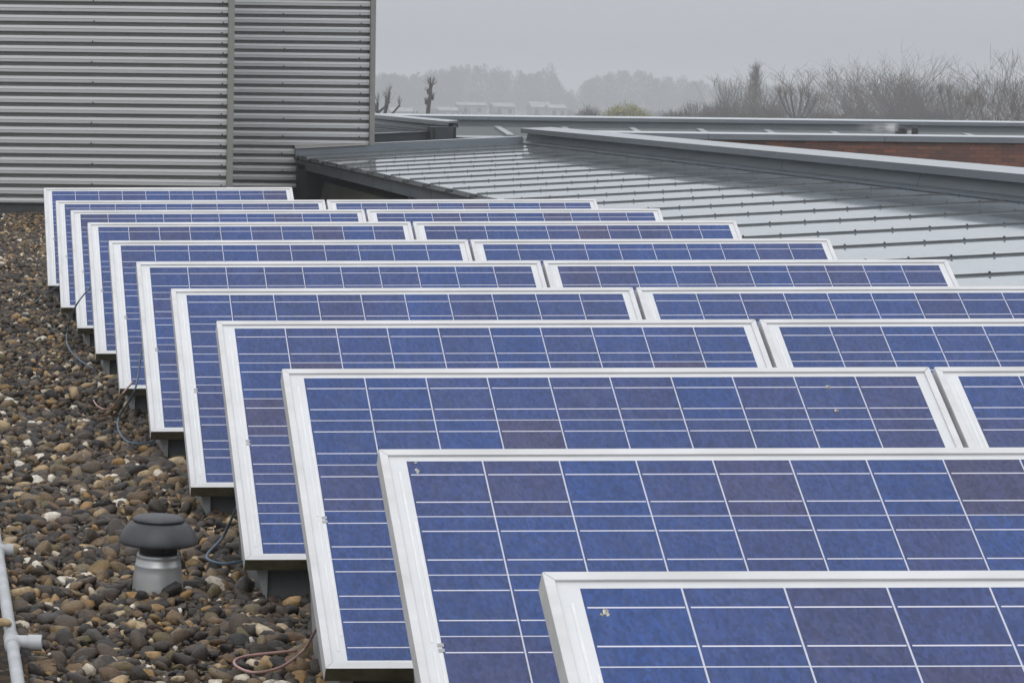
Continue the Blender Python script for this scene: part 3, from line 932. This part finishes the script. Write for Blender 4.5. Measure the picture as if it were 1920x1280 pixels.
# two blackened exhaust cowls on the flat roof, one of them steaming
def cowl(u0, u1, v0, v1, label):
    Yc = 56.0
    a, b_ = at(u0, v0, Yc), at(u1, v1, Yc)
    cxm, hw = (a.x + b_.x) / 2, (b_.x - a.x) / 2
    o = empty('exhaust_cowl', (cxm, Yc, ZFL))
    h = a.z - ZFL
    m = MB()
    for q in range(4):
        z0 = h - 0.03 - 0.036 * q
        m.lathe((0, 0, 0), [(hw * 0.70, z0 - 0.030), (hw * (0.98 - 0.05 * (q % 2)), z0 - 0.024), (hw * 0.86, z0), (hw * 0.6, z0 + 0.004)], 14)
    m.lathe((0, 0, 0), [(0, h), (hw * 0.55, h - 0.004), (hw * 0.8, h - 0.026), (hw * 0.6, h - 0.03)], 14)
    m.build('louvred_head', M['black'], o, smooth=False)
    m = MB(); m.lathe((0, 0, 0), [(hw * 0.55, 0.0), (hw * 0.55, h - 0.03)], 14)
    m.build('pipe', M['black'], o, smooth=True)
    for sx in (-1, 1):
        m = MB(); m.box((sx * hw * 0.7 - 0.012, -0.015, 0), (sx * hw * 0.7 + 0.012, 0.015, h - 0.13)); m.build('leg', M['zinc_dark'], o)
    tag(o, label, 'roof vent', 'black exhaust cowls on the brick building')
    return o


cowl(1677, 1701, 237, 250, 'larger black exhaust cowl on the flat roof, steam drifting from it')
cowl(1709, 1722, 236.5, 249, 'smaller black exhaust cowl beside a pale post on the flat roof')
pc = at(1705, 250, 55.9)
m = MB(); m.lathe((0, 0, 0), [(0.0, 0.17), (0.034, 0.165), (0.04, 0.15), (0.04, 0.0)], 12); m.lathe((0, 0, 0), [(0.06, 0.03), (0.06, 0.0)], 12)
o = m.build('vent_post', M['pvc'], None, smooth=True); o.location = (pc.x, 55.9, ZFL)
tag(o, 'short pale vent post standing between the two black exhaust cowls', 'vent pipe')

st0, st1 = at(1600, 229, 56.0), at(1680, 250, 56.0)
m = MB(); m.box((st0.x, 55.75, st1.z), (st1.x, 56.25, st0.z))
k = Nodes('steam_vapour')
k.nt.nodes.remove(k.b)
vol = k.n('ShaderNodeVolumePrincipled')
vol.inputs['Color'].default_value = (0.98, 0.98, 0.99, 1)
tc = k.n('ShaderNodeTexCoord')
nz = k.noise(3.2, 4, 0.6, vec=tc.outputs['Generated'], stretch=(1.2, 1, 1.2))
sg = k.n('ShaderNodeSeparateXYZ'); k.l(tc.outputs['Generated'], sg.inputs[0])
# thickest at the cowl, thinning downwind and towards the sides
fx_ = k.math('POWER', sg.outputs[0], 1.4)
fz_ = k.math('SUBTRACT', 1.0, k.math('MULTIPLY', k.math('ABSOLUTE', k.math('SUBTRACT', sg.outputs[2], 0.5)), 2.0))
fy_ = k.math('SUBTRACT', 1.0, k.math('MULTIPLY', k.math('ABSOLUTE', k.math('SUBTRACT', sg.outputs[1], 0.5)), 2.0))
den = k.math('MULTIPLY', k.math('MULTIPLY', fx_, k.math('MULTIPLY', fz_, fy_)), k.math('MAXIMUM', k.math('SUBTRACT', nz, 0.40), 0.0))
k.l(k.math('MULTIPLY', den, 45.0), vol.inputs['Density'])
k.l(vol.outputs[0], k.nt.nodes['Material Output'].inputs['Volume'])
tag(m.build('steam', k.m), 'thin white steam drifting off the larger black exhaust cowl', 'steam', kind='stuff')

# ------------------------------------------------------------------ things on the gravel
vb = on(296, 1108, ZG + 0.055)
VX, VY = vb.x, vb.y + 0.0
rv = empty('roof_vent', (VX, VY, ZG))
s_ = VY / FPX                                            # metres per photo pixel there
zt = at(296, 964, VY).z - ZG
m = MB(); m.lathe((0, 0, 0), [(0.0, zt), (0.035, zt - 0.001), (0.066, zt - 0.006), (0.072, zt - 0.011), (0.0725, zt - 0.016), (0.068, zt - 0.018)], 48)
m.build('lid', M['vent_cap'], rv, smooth=True)
m = MB(); m.lathe((0, 0, 0), [(0.066, zt - 0.0175), (0.076, zt - 0.0205), (0.089, zt - 0.031), (0.1005, zt - 0.047), (0.1075, zt - 0.062), (0.1100, zt - 0.072), (0.1095, zt - 0.077), (0.103, zt - 0.0805), (0.085, zt - 0.081), (0.055, zt - 0.0815)], 56)
m.build('cowl', M['vent_cap'], rv, smooth=True)
m = MB(); m.lathe((0, 0, 0), [(0.053, zt - 0.081), (0.053, zt - 0.108), (0.050, zt - 0.112)], 40)
m.build('neck', M['vent_neck'], rv, smooth=True)
m = MB(); m.lathe((0, 0, 0), [(0.050, zt - 0.1085), (0.0585, zt - 0.108), (0.0600, zt - 0.112), (0.0610, zt - 0.118), (0.0598, zt - 0.121), (0.0615, zt - 0.124), (0.0635, zt - 0.137), (0.0652, zt - 0.139), (0.0645, zt - 0.142), (0.067, zt - 0.16), (0.0715, zt - 0.205), (0.073, 0.0)], 56)
m.build('flashing_sleeve', M['alu'], rv, smooth=True)
tag(rv, 'round roof vent with a black mushroom cap on an aluminium sleeve in the gravel', 'roof vent')

ZP = ZG + 0.075
dp = empty('drain_pipe', (0.235, 7.0, ZG))
m = MB(); m.tube([(0.232, 4.8, ZP), (0.232, 6.0, ZP), (0.232, 8.0, ZP), (0.232, 10.5, ZP)], 0.0160, 20)
under(dp, m).build('pipe', M['pvc'], dp, smooth=True)
tees = [on(45, 1203, ZP).y, on(3, 1031, ZP).y]
for i, ty in enumerate(tees):
    m = MB(); m.tube([(0.232, ty - 0.055, ZP), (0.232, ty + 0.055, ZP)], 0.0200, 20)
    under(dp, m).build('tee_socket', M['pvc'], dp, smooth=True)
    m = MB()
    L_ = 0.075 if i == 0 else 0.045
    c0 = Vector((0.232, ty, ZP))
    dr = Vector((1, -0.12, 0)).normalized() if i == 0 else Vector((1, 0, 0))
    m.tube([c0, c0 + dr * L_], 0.0175, 20, caps=False)
    m.tube([c0 + dr * (L_ * 0.55), c0 + dr * L_], 0.0200, 20, caps=False)
    # rim
    s1 = Vector((0, 0, 1)); s2 = dr.cross(s1)
    V, F = [], []
    for q in range(20):
        a = q / 20 * 6.2832
        for rr in (0.0200, 0.0166):
            V.append(c0 + dr * L_ + (s1 * math.cos(a) + s2 * math.sin(a)) * rr)
    for q in range(20):
        j = (q + 1) % 20
        F.append((2 * q, 2 * j, 2 * j + 1, 2 * q + 1))
    m.add(V, F)
    br_ = under(dp, m).build('branch', M['pvc'], dp, smooth=True)
    m = MB(); m.tube([c0 + dr * 0.02, c0 + dr * (L_ - 0.004)], 0.0163, 20)
    under(dp, m).build('bore', M['hole'], br_, smooth=True)
tag(dp, 'grey plastic drain pipe with short open branches along the gravel edge', 'pipe')

es = MB()
yy = 4.6
while yy < 12:
    es.box((-0.33, yy + 0.004, ZG), (0.185, yy + 0.496, ZG + 0.06)); yy += 0.5
tag(es.build('edge_paving', M['slab'], None, bevel=0.006), kind='structure')

# single ochre stone lying on the pipe
V0, F0 = icos(3)
V1 = V0 * (1 + 0.12 * np.sin(V0 @ np.array([2.1, 1.3, 2.7]) + 1))[:, None] * np.array([0.019, 0.016, 0.012])
me = mesh_of('loose_stone', V1.tolist(), [tuple(int(i) for i in f) for f in F0], True)
M['ochre'] = worn('ochre_stone', (0.42, 0.31, 0.17), (0.24, 0.16, 0.08), 0.75, 0, 40)
o = link('loose_stone', me, M['ochre'])
q = on(8, 1170, ZP + 0.02)
o.location = (q.x, q.y, ZP + 0.025)
tag(o, 'ochre pebble lying on top of the grey drain pipe', 'stone')

# cables hanging out from behind the panels
def spline(pts, n=9):
    P = [Vector(p) for p in pts]
    P = [P[0] * 2 - P[1]] + P + [P[-1] * 2 - P[-2]]
    out = []
    for i in range(1, len(P) - 2):
        for j in range(n):
            t = j / n
            a, b_, c_, d_ = P[i - 1:i + 3]
            out.append(0.5 * ((2 * b_) + (c_ - a) * t + (2 * a - 5 * b_ + 4 * c_ - d_) * t * t + (3 * b_ - a - 3 * c_ + d_) * t ** 3))
    out.append(P[-2])
    return out


def cable(mat, rad, hang, lie, label, lift=0.07):
    """hang: (u, v, Y) points in the air behind a panel; lie: (u, v) points resting on the pebbles"""
    pts = [at(*h) for h in hang] + [on(u, v, ZG + lift) for u, v in lie]
    m = MB(); m.tube(spline(pts), rad, 8)
    o = m.build('cable', mat, None, smooth=True)
    tag(o, label, 'cable', 'loose cables beside the panels')


def yb(i, d=0.12):
    return corner[(0, i)].y + d


cable(M['cable_blue'], 0.0042, [(465, 925, yb(3, .55)), (443, 953, yb(3, .40))], [(420, 1003), (390, 1037), (393, 1050), (425, 1056), (465, 1049)], 'blue cable looping onto the gravel below the fourth panel from the front')
cable(M['cable_blue'], 0.0042, [(300, 610, yb(5, .85)), (268, 652, yb(5, .75)), (260, 700, yb(5, .62)), (250, 737, yb(5, .45))], [(224, 780), (222, 805), (240, 828), (275, 830), (292, 824)], 'long blue cable hanging down past the seventh panel into the gravel')
cable(M['cable_blue'], 0.0042, [(190, 520, yb(7, .85)), (167, 541, yb(7, .75)), (142, 574, yb(7, .45))], [(128, 612), (126, 645), (146, 672), (176, 691)], 'blue cable curving over the gravel past the ninth panel from the front')
cable(M['cable_blue'], 0.0045, [(120, 532, yb(9, .8)), (103, 540, yb(9, .6))], [(86, 551), (66, 566)], 'short blue cable stub at the foot of the farthest panel')
cable(M['cable_pink'], 0.0036, [(625, 1140, yb(2, .5)), (596, 1174, yb(2, .3))], [(572, 1215), (530, 1248), (480, 1260), (446, 1250), (441, 1237), (470, 1228), (556, 1219)], 'pink cable looped on the gravel beside the third panel from the front', 0.08)
cable(M['cable_pink'], 0.0036, [(250, 715, yb(5, .6)), (226, 742, yb(5, .3))], [(214, 760), (198, 767), (183, 761), (175, 750)], 'small pink cable loop on the gravel below the seventh panel')

# ------------------------------------------------------------------ trees
class Tree:
    def __init__(self):
        self.t, self.c = MB(), MB()

    def grow(self, p, d, length, rad, depth, rnd, spread, up, kids, minr, shrink=0.72, trunk_depth=1):
        n = 3 if depth > 0 else 2
        pts, rads = [p], [rad]
        dd = d.copy()
        for i in range(n):
            dd = (dd + Vector((rnd.gauss(0, .13), rnd.gauss(0, .13), rnd.gauss(0, .06) + up * 0.12))).normalized()
            p = p + dd * (length / n)
            pts.append(p); rads.append(max(rad * (1 - 0.42 * (i + 1) / n), minr * 0.6))
        (self.t if depth >= self.maxd - trunk_depth else self.c).tube(pts, rads, 5 if depth >= self.maxd - 1 else 3, caps=False)
        if depth <= 0:
            return
        for q in range(kids):
            fr = rnd.uniform(0.35, 1.0) if q else 1.0
            i = min(int(fr * n), n - 1)
            s = pts[i].lerp(pts[i + 1], fr * n - i) if fr < 1 else pts[-1]
            az = rnd.uniform(0, 6.283)
            side = Vector((math.cos(az), math.sin(az), 0))
            side = (side - dd * side.dot(dd)).normalized()
            ang = rnd.uniform(0.4, 1.0) * spread * (0.45 if q == 0 else 1.0)
            nd = (dd * math.cos(ang) + side * math.sin(ang) + Vector((0, 0, up * 0.35))).normalized()
            self.grow(s, nd, length * shrink * rnd.uniform(0.75, 1.2), max(rads[-1] * (0.85 if q == 0 else 0.66), minr), depth - 1, rnd, spread, up, kids, minr, shrink, trunk_depth)


def bare_tree(u, vtop, Y, label, seed, depth=5, kids=3, spread=0.75, up=0.5, trunk=0.34, rad=0.012, minr=0.012, bark='bark', twig='twig', name='bare_tree', group=None, shrink=0.72, lean=0.0):
    top = at(u, vtop, Y)
    H = top.z - ZF
    rnd = random.Random(seed)
    t = Tree(); t.maxd = depth
    t.grow(Vector((0, 0, 0)), Vector((lean, 0, 1)).normalized(), H * trunk, H * rad, depth, rnd, spread, up, kids, minr, shrink)
    zs = [v[2] for v in t.c.V] + [v[2] for v in t.t.V]
    f_ = H / np.percentile(zs, 97.0)
    for mb in (t.t, t.c):
        mb.V = [(x * f_, y * f_, z * f_ if z * f_ < H else H + (z * f_ - H) * 0.45) for x, y, z in mb.V]
    o = empty(name, (top.x, Y, ZF))
    t.t.build('trunk', M[bark], o); t.c.build('crown', M[twig], o)
    tag(o, label, 'tree', group)
    return o


def pollard(u, vtop, vhead, Y, label, seed, heads=3, r=0.17, shoots=24, spread=0.9, bark='bark_dark', lean=0.0, shoot_r=0.016, group='pollarded trees beyond the roofs', fork_at=0.82):
    """thick stem, a few stubby limbs, each with a fist of upright shoots"""
    rnd = random.Random(seed)
    top, hd = at(u, vtop, Y), at(u, vhead, Y)
    Hh, Ht = hd.z - ZF, top.z - ZF
    o = empty('pollarded_tree', (top.x, Y, ZF))
    t, c = MB(), MB()
    sx = lean * Hh
    fork = Hh * fork_at
    t.tube([(0, 0, 0), (sx * .3, 0, fork * .5), (sx * .7, 0, fork)], [r * 1.3, r * 1.1, r], 7, caps=False)
    for h in range(heads):
        az = 6.283 * h / heads + rnd.uniform(-.4, .4)
        w = (Hh - fork) * spread * rnd.uniform(.5, 1.0) if heads > 1 else 0
        e_ = Vector((sx + math.cos(az) * w, math.sin(az) * w, Hh * rnd.uniform(0.93, 1.03)))
        mid = Vector((sx * .7 + (e_.x - sx * .7) * .62, e_.y * .62, fork + (e_.z - fork) * .45))
        t.tube([(sx * .7, 0, fork - .1), mid, e_], [r * .8, r * .62, r * .56], 6)
        t.lathe(e_, [(0.0, -r * .6), (r * .7, -r * .3), (r * .75, r * .2), (0, r * .6)], 7)
        for q in range(shoots):
            a2, tl = rnd.uniform(0, 6.283), rnd.uniform(0.05, 0.75)
            d = Vector((math.cos(a2) * math.sin(tl), math.sin(a2) * math.sin(tl), math.cos(tl)))
            L_ = (Ht - Hh) * rnd.uniform(.5, 1.05)
            p1 = e_ + d * L_ * .5; p2 = p1 + (d + Vector((0, 0, .35))).normalized() * L_ * .5
            c.tube([e_, p1, p2], [shoot_r * 1.4, shoot_r, shoot_r * .6], 3, caps=False)
    t.build('trunk', M[bark], o); c.build('crown', M['twig'], o)
    tag(o, label, 'tree', group)


def bush(u, vtop, Y, wpx, label, seed, twig='twig_red', dens=260, buds=0, name='bare_bush'):
    """a fan of many thin stems"""
    rnd = random.Random(seed)
    top = at(u, vtop, Y); H = top.z - ZF; W = wpx * Y / FPX / 2
    D = 1.35 * (222 - vtop) * Y / FPX + 0.5                 # depth of the bushy top
    o = empty(name, (top.x, Y, ZF))
    c, t, g_ = MB(), MB(), MB()
    for q in range(6):
        a = rnd.uniform(0, 6.283); t.tube([(0, 0, 0), (math.cos(a) * W * .2, math.sin(a) * W * .2, H - D)], [.12, .06], 5, caps=False)
    for q in range(dens):
        a, rr = rnd.uniform(0, 6.283), math.sqrt(rnd.uniform(0, 1))
        hh = H - D + D * (1 - 0.5 * rr ** 2) * rnd.uniform(.45, 1.0)
        e_ = Vector((math.cos(a) * rr * W, math.sin(a) * rr * W, hh))
        b_ = Vector((e_.x * .25, e_.y * .25, H - D - 1.2))
        mid = b_.lerp(e_, .5) + Vector((rnd.gauss(0, .1), rnd.gauss(0, .1), rnd.gauss(0, .1)))
        c.tube([b_, mid, e_], [.024, .017, .010], 3, caps=False)
        for s in range(4):
            f_ = rnd.uniform(.35, .95); s0 = mid.lerp(e_, f_)
            d = Vector((rnd.gauss(0, 1), rnd.gauss(0, 1), rnd.uniform(.2, 1.4))).normalized() * rnd.uniform(.25, .7)
            c.tube([s0, s0 + d], [.012, .008], 3, caps=False)
            for w in range(buds):
                p = s0 + d * rnd.uniform(.2, 1.1) + Vector((rnd.gauss(0, .06), rnd.gauss(0, .06), rnd.gauss(0, .06)))
                n1 = Vector((rnd.gauss(0, 1), rnd.gauss(0, 1), rnd.gauss(0, 1))).normalized() * .07
                n2 = n1.orthogonal().normalized() * .035
                g_.add([p - n1, p + n2, p + n1, p - n2], [(0, 1, 2, 3)])
    t.build('trunk', M['bark_dark'], o); cr = c.build('crown', M[twig], o)
    if buds:
        g_.build('buds', M['bud'], cr)
    tag(o, label, 'bush' if name != 'budding_tree' else 'tree', 'bare bushes beyond the far parapet')


# right-hand row of bare trees
G1 = 'bare trees beyond the far parapet'
bare_tree(1902, 92, 185, 'tallest bare tree, wide and finely branched, at the frame edge above the brick building', 3, depth=6, kids=4, spread=0.8, up=0.35, trunk=0.30, minr=0.010, group=G1, shrink=0.74)
bare_tree(1597, 114, 235, 'broad bare tree with pale ascending limbs, tallest of the middle clump', 8, depth=5, kids=4, spread=0.82, up=0.32, trunk=0.32, group=G1, shrink=0.78, minr=0.0115, rad=0.016)
bare_tree(1556, 140, 240, 'low bushy bare tree just left of the broad tree with pale limbs', 12, depth=5, kids=4, spread=0.88, up=0.28, trunk=0.25, group=G1, minr=0.0115, rad=0.014, shrink=0.78)
bare_tree(1634, 134, 245, 'slim bare tree just right of the broad tree with pale limbs', 15, depth=5, kids=4, spread=0.88, up=0.28, trunk=0.30, group=G1, minr=0.0115, rad=0.014, shrink=0.78)
bare_tree(1672, 144, 240, 'reddish bare tree directly behind the black exhaust cowls', 21, depth=5, kids=4, spread=0.88, up=0.28, trunk=0.27, twig='twig_red', group=G1, minr=0.0115, rad=0.014, shrink=0.78)
bare_tree(1706, 150, 238, 'bare tree between the reddish one and the rounded one with dense twigs', 23, depth=5, kids=4, spread=0.88, up=0.28, trunk=0.27, group=G1, minr=0.0115, rad=0.014, shrink=0.78)
bare_tree(1738, 143, 236, 'rounded bare tree with dense fine twigs, next to the pollards', 25, depth=5, kids=4, spread=0.88, up=0.28, trunk=0.27, group=G1, minr=0.0115, rad=0.014, shrink=0.78)
bare_tree(1768, 152, 238, 'low bare tree standing against the taller pollards', 27, depth=5, kids=4, spread=0.88, up=0.28, trunk=0.25, group=G1, minr=0.0115, rad=0.014, shrink=0.78)
bare_tree(1440, 176, 250, 'small bare tree with a thin crown just right of the poplar', 31, depth=5, kids=4, spread=0.8, up=0.5, trunk=0.3, group=G1)
bare_tree(1384, 152, 270, 'small upright bare tree just left of the poplar', 33, depth=5, kids=4, spread=0.55, up=0.7, trunk=0.35, twig='twig_green', group=G1, minr=0.014)
bare_tree(1524, 178, 235, 'leaning bare sapling right of the lone forked tree', 36, depth=5, kids=3, spread=0.6, up=0.6, trunk=0.4, lean=0.25, group=G1)
# poplar: narrow, all branches upright
def poplar(u, vtop, Y, label, seed):
    rnd = random.Random(seed)
    top = at(u, vtop, Y); H = top.z - ZF
    o = empty('poplar_tree', (top.x, Y, ZF))
    t, c = MB(), MB()
    t.tube([(0, 0, 0), (.05, 0, H * .5), (0, 0, H * .8), (.03, 0, H)], [.16, .11, .05, .012], 6, caps=False)
    for q in range(260):
        f_ = rnd.uniform(.5, .95)
        a = rnd.uniform(0, 6.283)
        L_ = 9.5 * rnd.uniform(.10, .20) * (1.3 - .8 * f_)
        w = L_ * rnd.uniform(.25, 1.0) * (3.3 - f_ * 2.9)
        p = Vector((0, 0, H * f_)); dv = Vector((math.cos(a), math.sin(a), 0))
        m_ = p + dv * w * .7 + Vector((0, 0, L_ * .45)); e_ = p + dv * w + Vector((0, 0, L_))
        c.tube([p, m_, e_], [.024, .016, .009], 3, caps=False)
        for s in range(6):
            s0 = m_.lerp(e_, rnd.uniform(-.6, .9))
            d = (dv * rnd.uniform(-.2, .5) + Vector((rnd.gauss(0, .5), rnd.gauss(0, .5), 1))).normalized() * rnd.uniform(.3, .8)
            c.tube([s0, s0 + d], [.013, .008], 3, caps=False)
    t.build('trunk', M['bark'], o); c.build('crown', M['twig_green'], o)
    tag(o, label, 'tree', G1)


poplar(1417, 122, 265, 'slender upright poplar rising alone above the bushes', 41)
# lone forked tree
pollard(1495, 152, 178, 225, 'lone dark forked tree with thick upright limbs, right of the poplar', 51, heads=6, r=0.15, shoots=26, spread=0.8, shoot_r=0.013)
pollard(1794, 156, 182, 215, 'pollarded tree with knuckled limbs, third from the frame edge', 53, heads=5, r=0.15, shoots=26, spread=0.7, bark='bark')
pollard(1820, 158, 186, 218, 'pollarded tree standing close to the right of another pollard', 54, heads=4, r=0.13, shoots=24, spread=0.7, bark='bark')
pollard(1852, 162, 190, 212, 'v shaped pollarded tree beside the tallest bare tree', 57, heads=3, r=0.14, shoots=20, spread=1.0, bark='bark')
# left: pollards near the plant room
def knobbly_stem(label):
    """one old pollard stem: a kinked trunk with short fists of shoots at the top and on the side"""
    Y = 150
    rnd = random.Random(61)
    b0 = at(804, 200, Y)
    o = empty('pollarded_tree', (b0.x, Y, ZF))
    rel = lambda u, v: at(u, v, Y) - Vector((b0.x, Y, ZF))
    t, c = MB(), MB()
    t.tube([(0, 0, 0), rel(802, 214), rel(804, 196), rel(807, 180), rel(806.5, 170), rel(808, 162)], [.16, .125, .11, .10, .105, .09], 8)
    fists = [(rel(808, 161), .55, 40, .11), (rel(812, 184), .34, 18, .07), (rel(798, 192), .30, 14, .06), (rel(802, 171), .28, 12, .06)]
    for e_, L0, n_, r_ in fists[1:]:
        t.tube([rel(805, 200) if e_.z < rel(0, 186).z else rel(807, 178), e_ - Vector((0, 0, .12)), e_], [.06, .055, .05], 6)
    for e_, L0, n_, r_ in fists:
        t.lathe(e_, [(0, -r_), (r_ * .9, -r_ * .5), (r_, .02), (r_ * .6, r_ * .7), (0, r_ * .9)], 8)
        for q in range(n_):
            a, tl = rnd.uniform(0, 6.283), rnd.uniform(.1, 1.25)
            d = Vector((math.cos(a) * math.sin(tl), math.sin(a) * math.sin(tl), math.cos(tl)))
            p1 = e_ + d * L0 * rnd.uniform(.4, .6); p2 = p1 + (d + Vector((0, 0, .5))).normalized() * L0 * rnd.uniform(.3, .6)
            c.tube([e_, p1, p2], [.016, .012, .007], 3, caps=False)
    t.build('trunk', M['bark_dark'], o); c.build('crown', M['twig'], o)
    tag(o, label, 'tree', 'pollarded trees beyond the roofs')


knobbly_stem('tall thick pollard stem with knobbly tufted head, nearest the plant room corner')
pollard(794, 190, 198, 150, 'thin short stem at the foot of the tall pollard', 62, heads=1, r=0.06, shoots=8, shoot_r=0.008, fork_at=0.915)
pollard(720, 164, 186, 155, 'small pollard with spreading forks close to the plant room post', 64, heads=4, r=0.11, shoots=12, spread=1.0, shoot_r=0.010, fork_at=0.915)
pollard(708, 148, 172, 152, 'pollard half hidden by the right post of the plant room', 66, heads=3, r=0.11, shoots=14, spread=0.8, shoot_r=0.010, fork_at=0.915)
# bushes
bush(1104, 190, 230, 44, 'dark spiky bush beside the yellow budding bush', 71, dens=150)
bush(1174, 190, 225, 92, 'rounded bush with yellow green buds above the far parapet', 72, twig='twig_green', buds=4, dens=420, name='budding_bush')
bush(1262, 206, 225, 60, 'low olive bush between the yellow bush and the brown bushes', 73, twig='twig_green', dens=260)
bush(1305, 184, 245, 84, 'brown bush at the left end of the thicket under the poplar', 74, dens=322)
bush(1350, 182, 248, 76, 'brown bush in the middle of the thicket left of the poplar', 75, dens=322)
bush(1400, 180, 246, 80, 'dense brown bush at the foot of the poplar', 76, dens=347, twig='twig_green')
bush(1445, 186, 246, 66, 'brown bush at the right end of the thicket under the poplar', 77, dens=297)
bush(1545, 200, 240, 80, 'brown bush below the low bushy bare tree', 78, dens=260)
bush(1612, 199, 242, 90, 'brown bush at the foot of the broad bare tree', 79, dens=297)
bush(1690, 199, 242, 90, 'brown bush behind the black exhaust cowls', 80, dens=297)
bush(1756, 202, 240, 84, 'brown bush at the foot of the rounded bare tree', 81, dens=279)


# the wood on the skyline, lost in the haze: nobody could count its trees
def far_wood(prof, Y, n, seed, name, label, mat='wood_far', wide=1.0):
    r_ = np.random.default_rng(seed)
    us = np.array([p[0] for p in prof], float); vs = np.array([p[1] for p in prof], float)
    V, F = [], []
    nc = n
    cu = r_.uniform(us[0], us[-1], nc)
    for u in cu:
        vt = np.interp(u, us, vs) + r_.normal(2, 4)
        Yc = Y + r_.uniform(-60, 160)
        p = at(u, vt, Yc)
        H = p.z - ZF
        W = r_.uniform(2.6, 5.6)
        W *= wide
        m_ = int(r_.uniform(150, 240))
        t_ = r_.uniform(0, 1, m_) ** 0.75
        rad = W * np.sqrt(r_.uniform(0, 1, m_)) * np.sin(np.pi * np.clip(0.12 + t_ * 0.86, 0, 1)) ** 0.7
        a = r_.uniform(0, 6.283, m_)
        X_ = p.x + rad * np.cos(a); Y_ = Yc + rad * np.sin(a); Z_ = ZF + H * (0.15 + 0.85 * t_)
        for q in range(m_):
            L_ = r_.uniform(1.0, 2.8); w = r_.uniform(.05, .15)
            dx = (X_[q] - p.x) * .22 + r_.normal(0, .2); dy = r_.normal(0, .2)
            b0 = len(V)
            V += [(X_[q] - w, Y_[q], Z_[q] - L_ * .6), (X_[q] + w, Y_[q], Z_[q] - L_ * .6), (X_[q] + dx, Y_[q] + dy, Z_[q])]
            F.append((b0, b0 + 1, b0 + 2))
    o = link(name, mesh_of(name, V, F), M[mat])
    tag(o, label, 'wood', kind='stuff')


far_wood([(640, 140), (735, 134), (760, 142), (800, 136), (840, 126), (895, 122), (935, 130), (985, 134), (1005, 138), (1022, 128), (1035, 130), (1046, 148), (1056, 166), (1064, 176)], 1080, 210, 5, 'far_wood', 'hazy wood on the skyline above the pale houses')
far_wood([(1060, 178), (1076, 164), (1100, 148), (1130, 138), (1190, 128), (1216, 134), (1250, 148), (1290, 150), (1340, 156), (1400, 158), (1470, 158), (1500, 156), (1560, 152), (1680, 158), (1900, 150), (1990, 150)], 1080, 330, 6, 'far_wood', 'hazy wood on the skyline behind the poplar and bare trees')


far_wood([(640, 170), (900, 172), (1040, 178), (1070, 180), (1180, 170), (1300, 172)], 1180, 150, 8, 'far_wood', 'lower hazy wood filling the gap behind the pale houses')
far_wood([(640, 205), (760, 207), (820, 204), (900, 207), (940, 203), (1000, 208), (1080, 205), (1250, 206)], 660, 60, 9, 'far_hedge', 'hazy hedge in front of the pale houses', wide=0.9)


# pale houses far off
def house(u0, u1, vr, ve, label, seed, Y=760.0, gable=False):
    a, b_ = at(u0, ve, Y), at(u1, ve, Y)
    zr_ = at((u0 + u1) / 2, vr, Y).z
    W, ze = b_.x - a.x, a.z - ZF
    o = empty('house', ((a.x + b_.x) / 2, Y, ZF))
    w = MB(); w.box((-W / 2, 0, 0), (W / 2, 7, ze)); w.build('wall', M['render'], o)
    r_ = MB(); h = zr_ - ZF
    r_.prism_x([(-0.5, ze), (7.5, ze), (3.5, h)], -W / 2 - .3, W / 2 + .3)
    rf = r_.build('roof', M['tiles'], o)
    c = MB(); c.box((W * .22, 3.1, h - .4), (W * .22 + .7, 3.8, h + .8)); c.build('chimney', M['render'], rf)
    nw = max(2, int(W / 3))
    for q in range(nw):
        x = -W / 2 + (q + .5) * W / nw
        m = MB(); m.box((x - .5, -.05, ze - 2.0), (x + .5, .02, ze - .7)); m.build('window', M['pane'], o)
    tag(o, label, 'house', 'pale houses in the haze')


house(735, 775, 202, 209, 'pale house nearest the tall pollard stem, low behind the parapet', 1, 740)
house(824, 858, 201, 207, 'low pale house right of the tall pollard stem', 2, 730)
house(860, 912, 192, 197, 'pale long-roofed house, first of the pair below the highest wood', 3)
house(927, 966, 193, 200, 'pale long-roofed house, second of the pair below the highest wood', 4)
house(998, 1033, 191, 201, 'pale house left of the house with two bright windows', 5)
house(1032, 1062, 196, 203, 'pale house beside the dark spiky bush', 6, 745)

# ------------------------------------------------------------------ haze
hz = MB(); hz.box((-4300, -700, ZF - 1), (4300, 4300, 9.0))
k = Nodes('haze_air')
k.nt.nodes.remove(k.b)
vol = k.n('ShaderNodeVolumePrincipled')
vol.inputs['Color'].default_value = (0.765, 0.782, 0.82, 1)
vol.inputs['Density'].default_value = 0.0012
vol.inputs['Anisotropy'].default_value = 0.0
k.l(vol.outputs[0], k.nt.nodes['Material Output'].inputs['Volume'])
ho = hz.build('haze', k.m)
tag(ho, kind='stuff', label='even pale haze over the whole place', cat='haze')
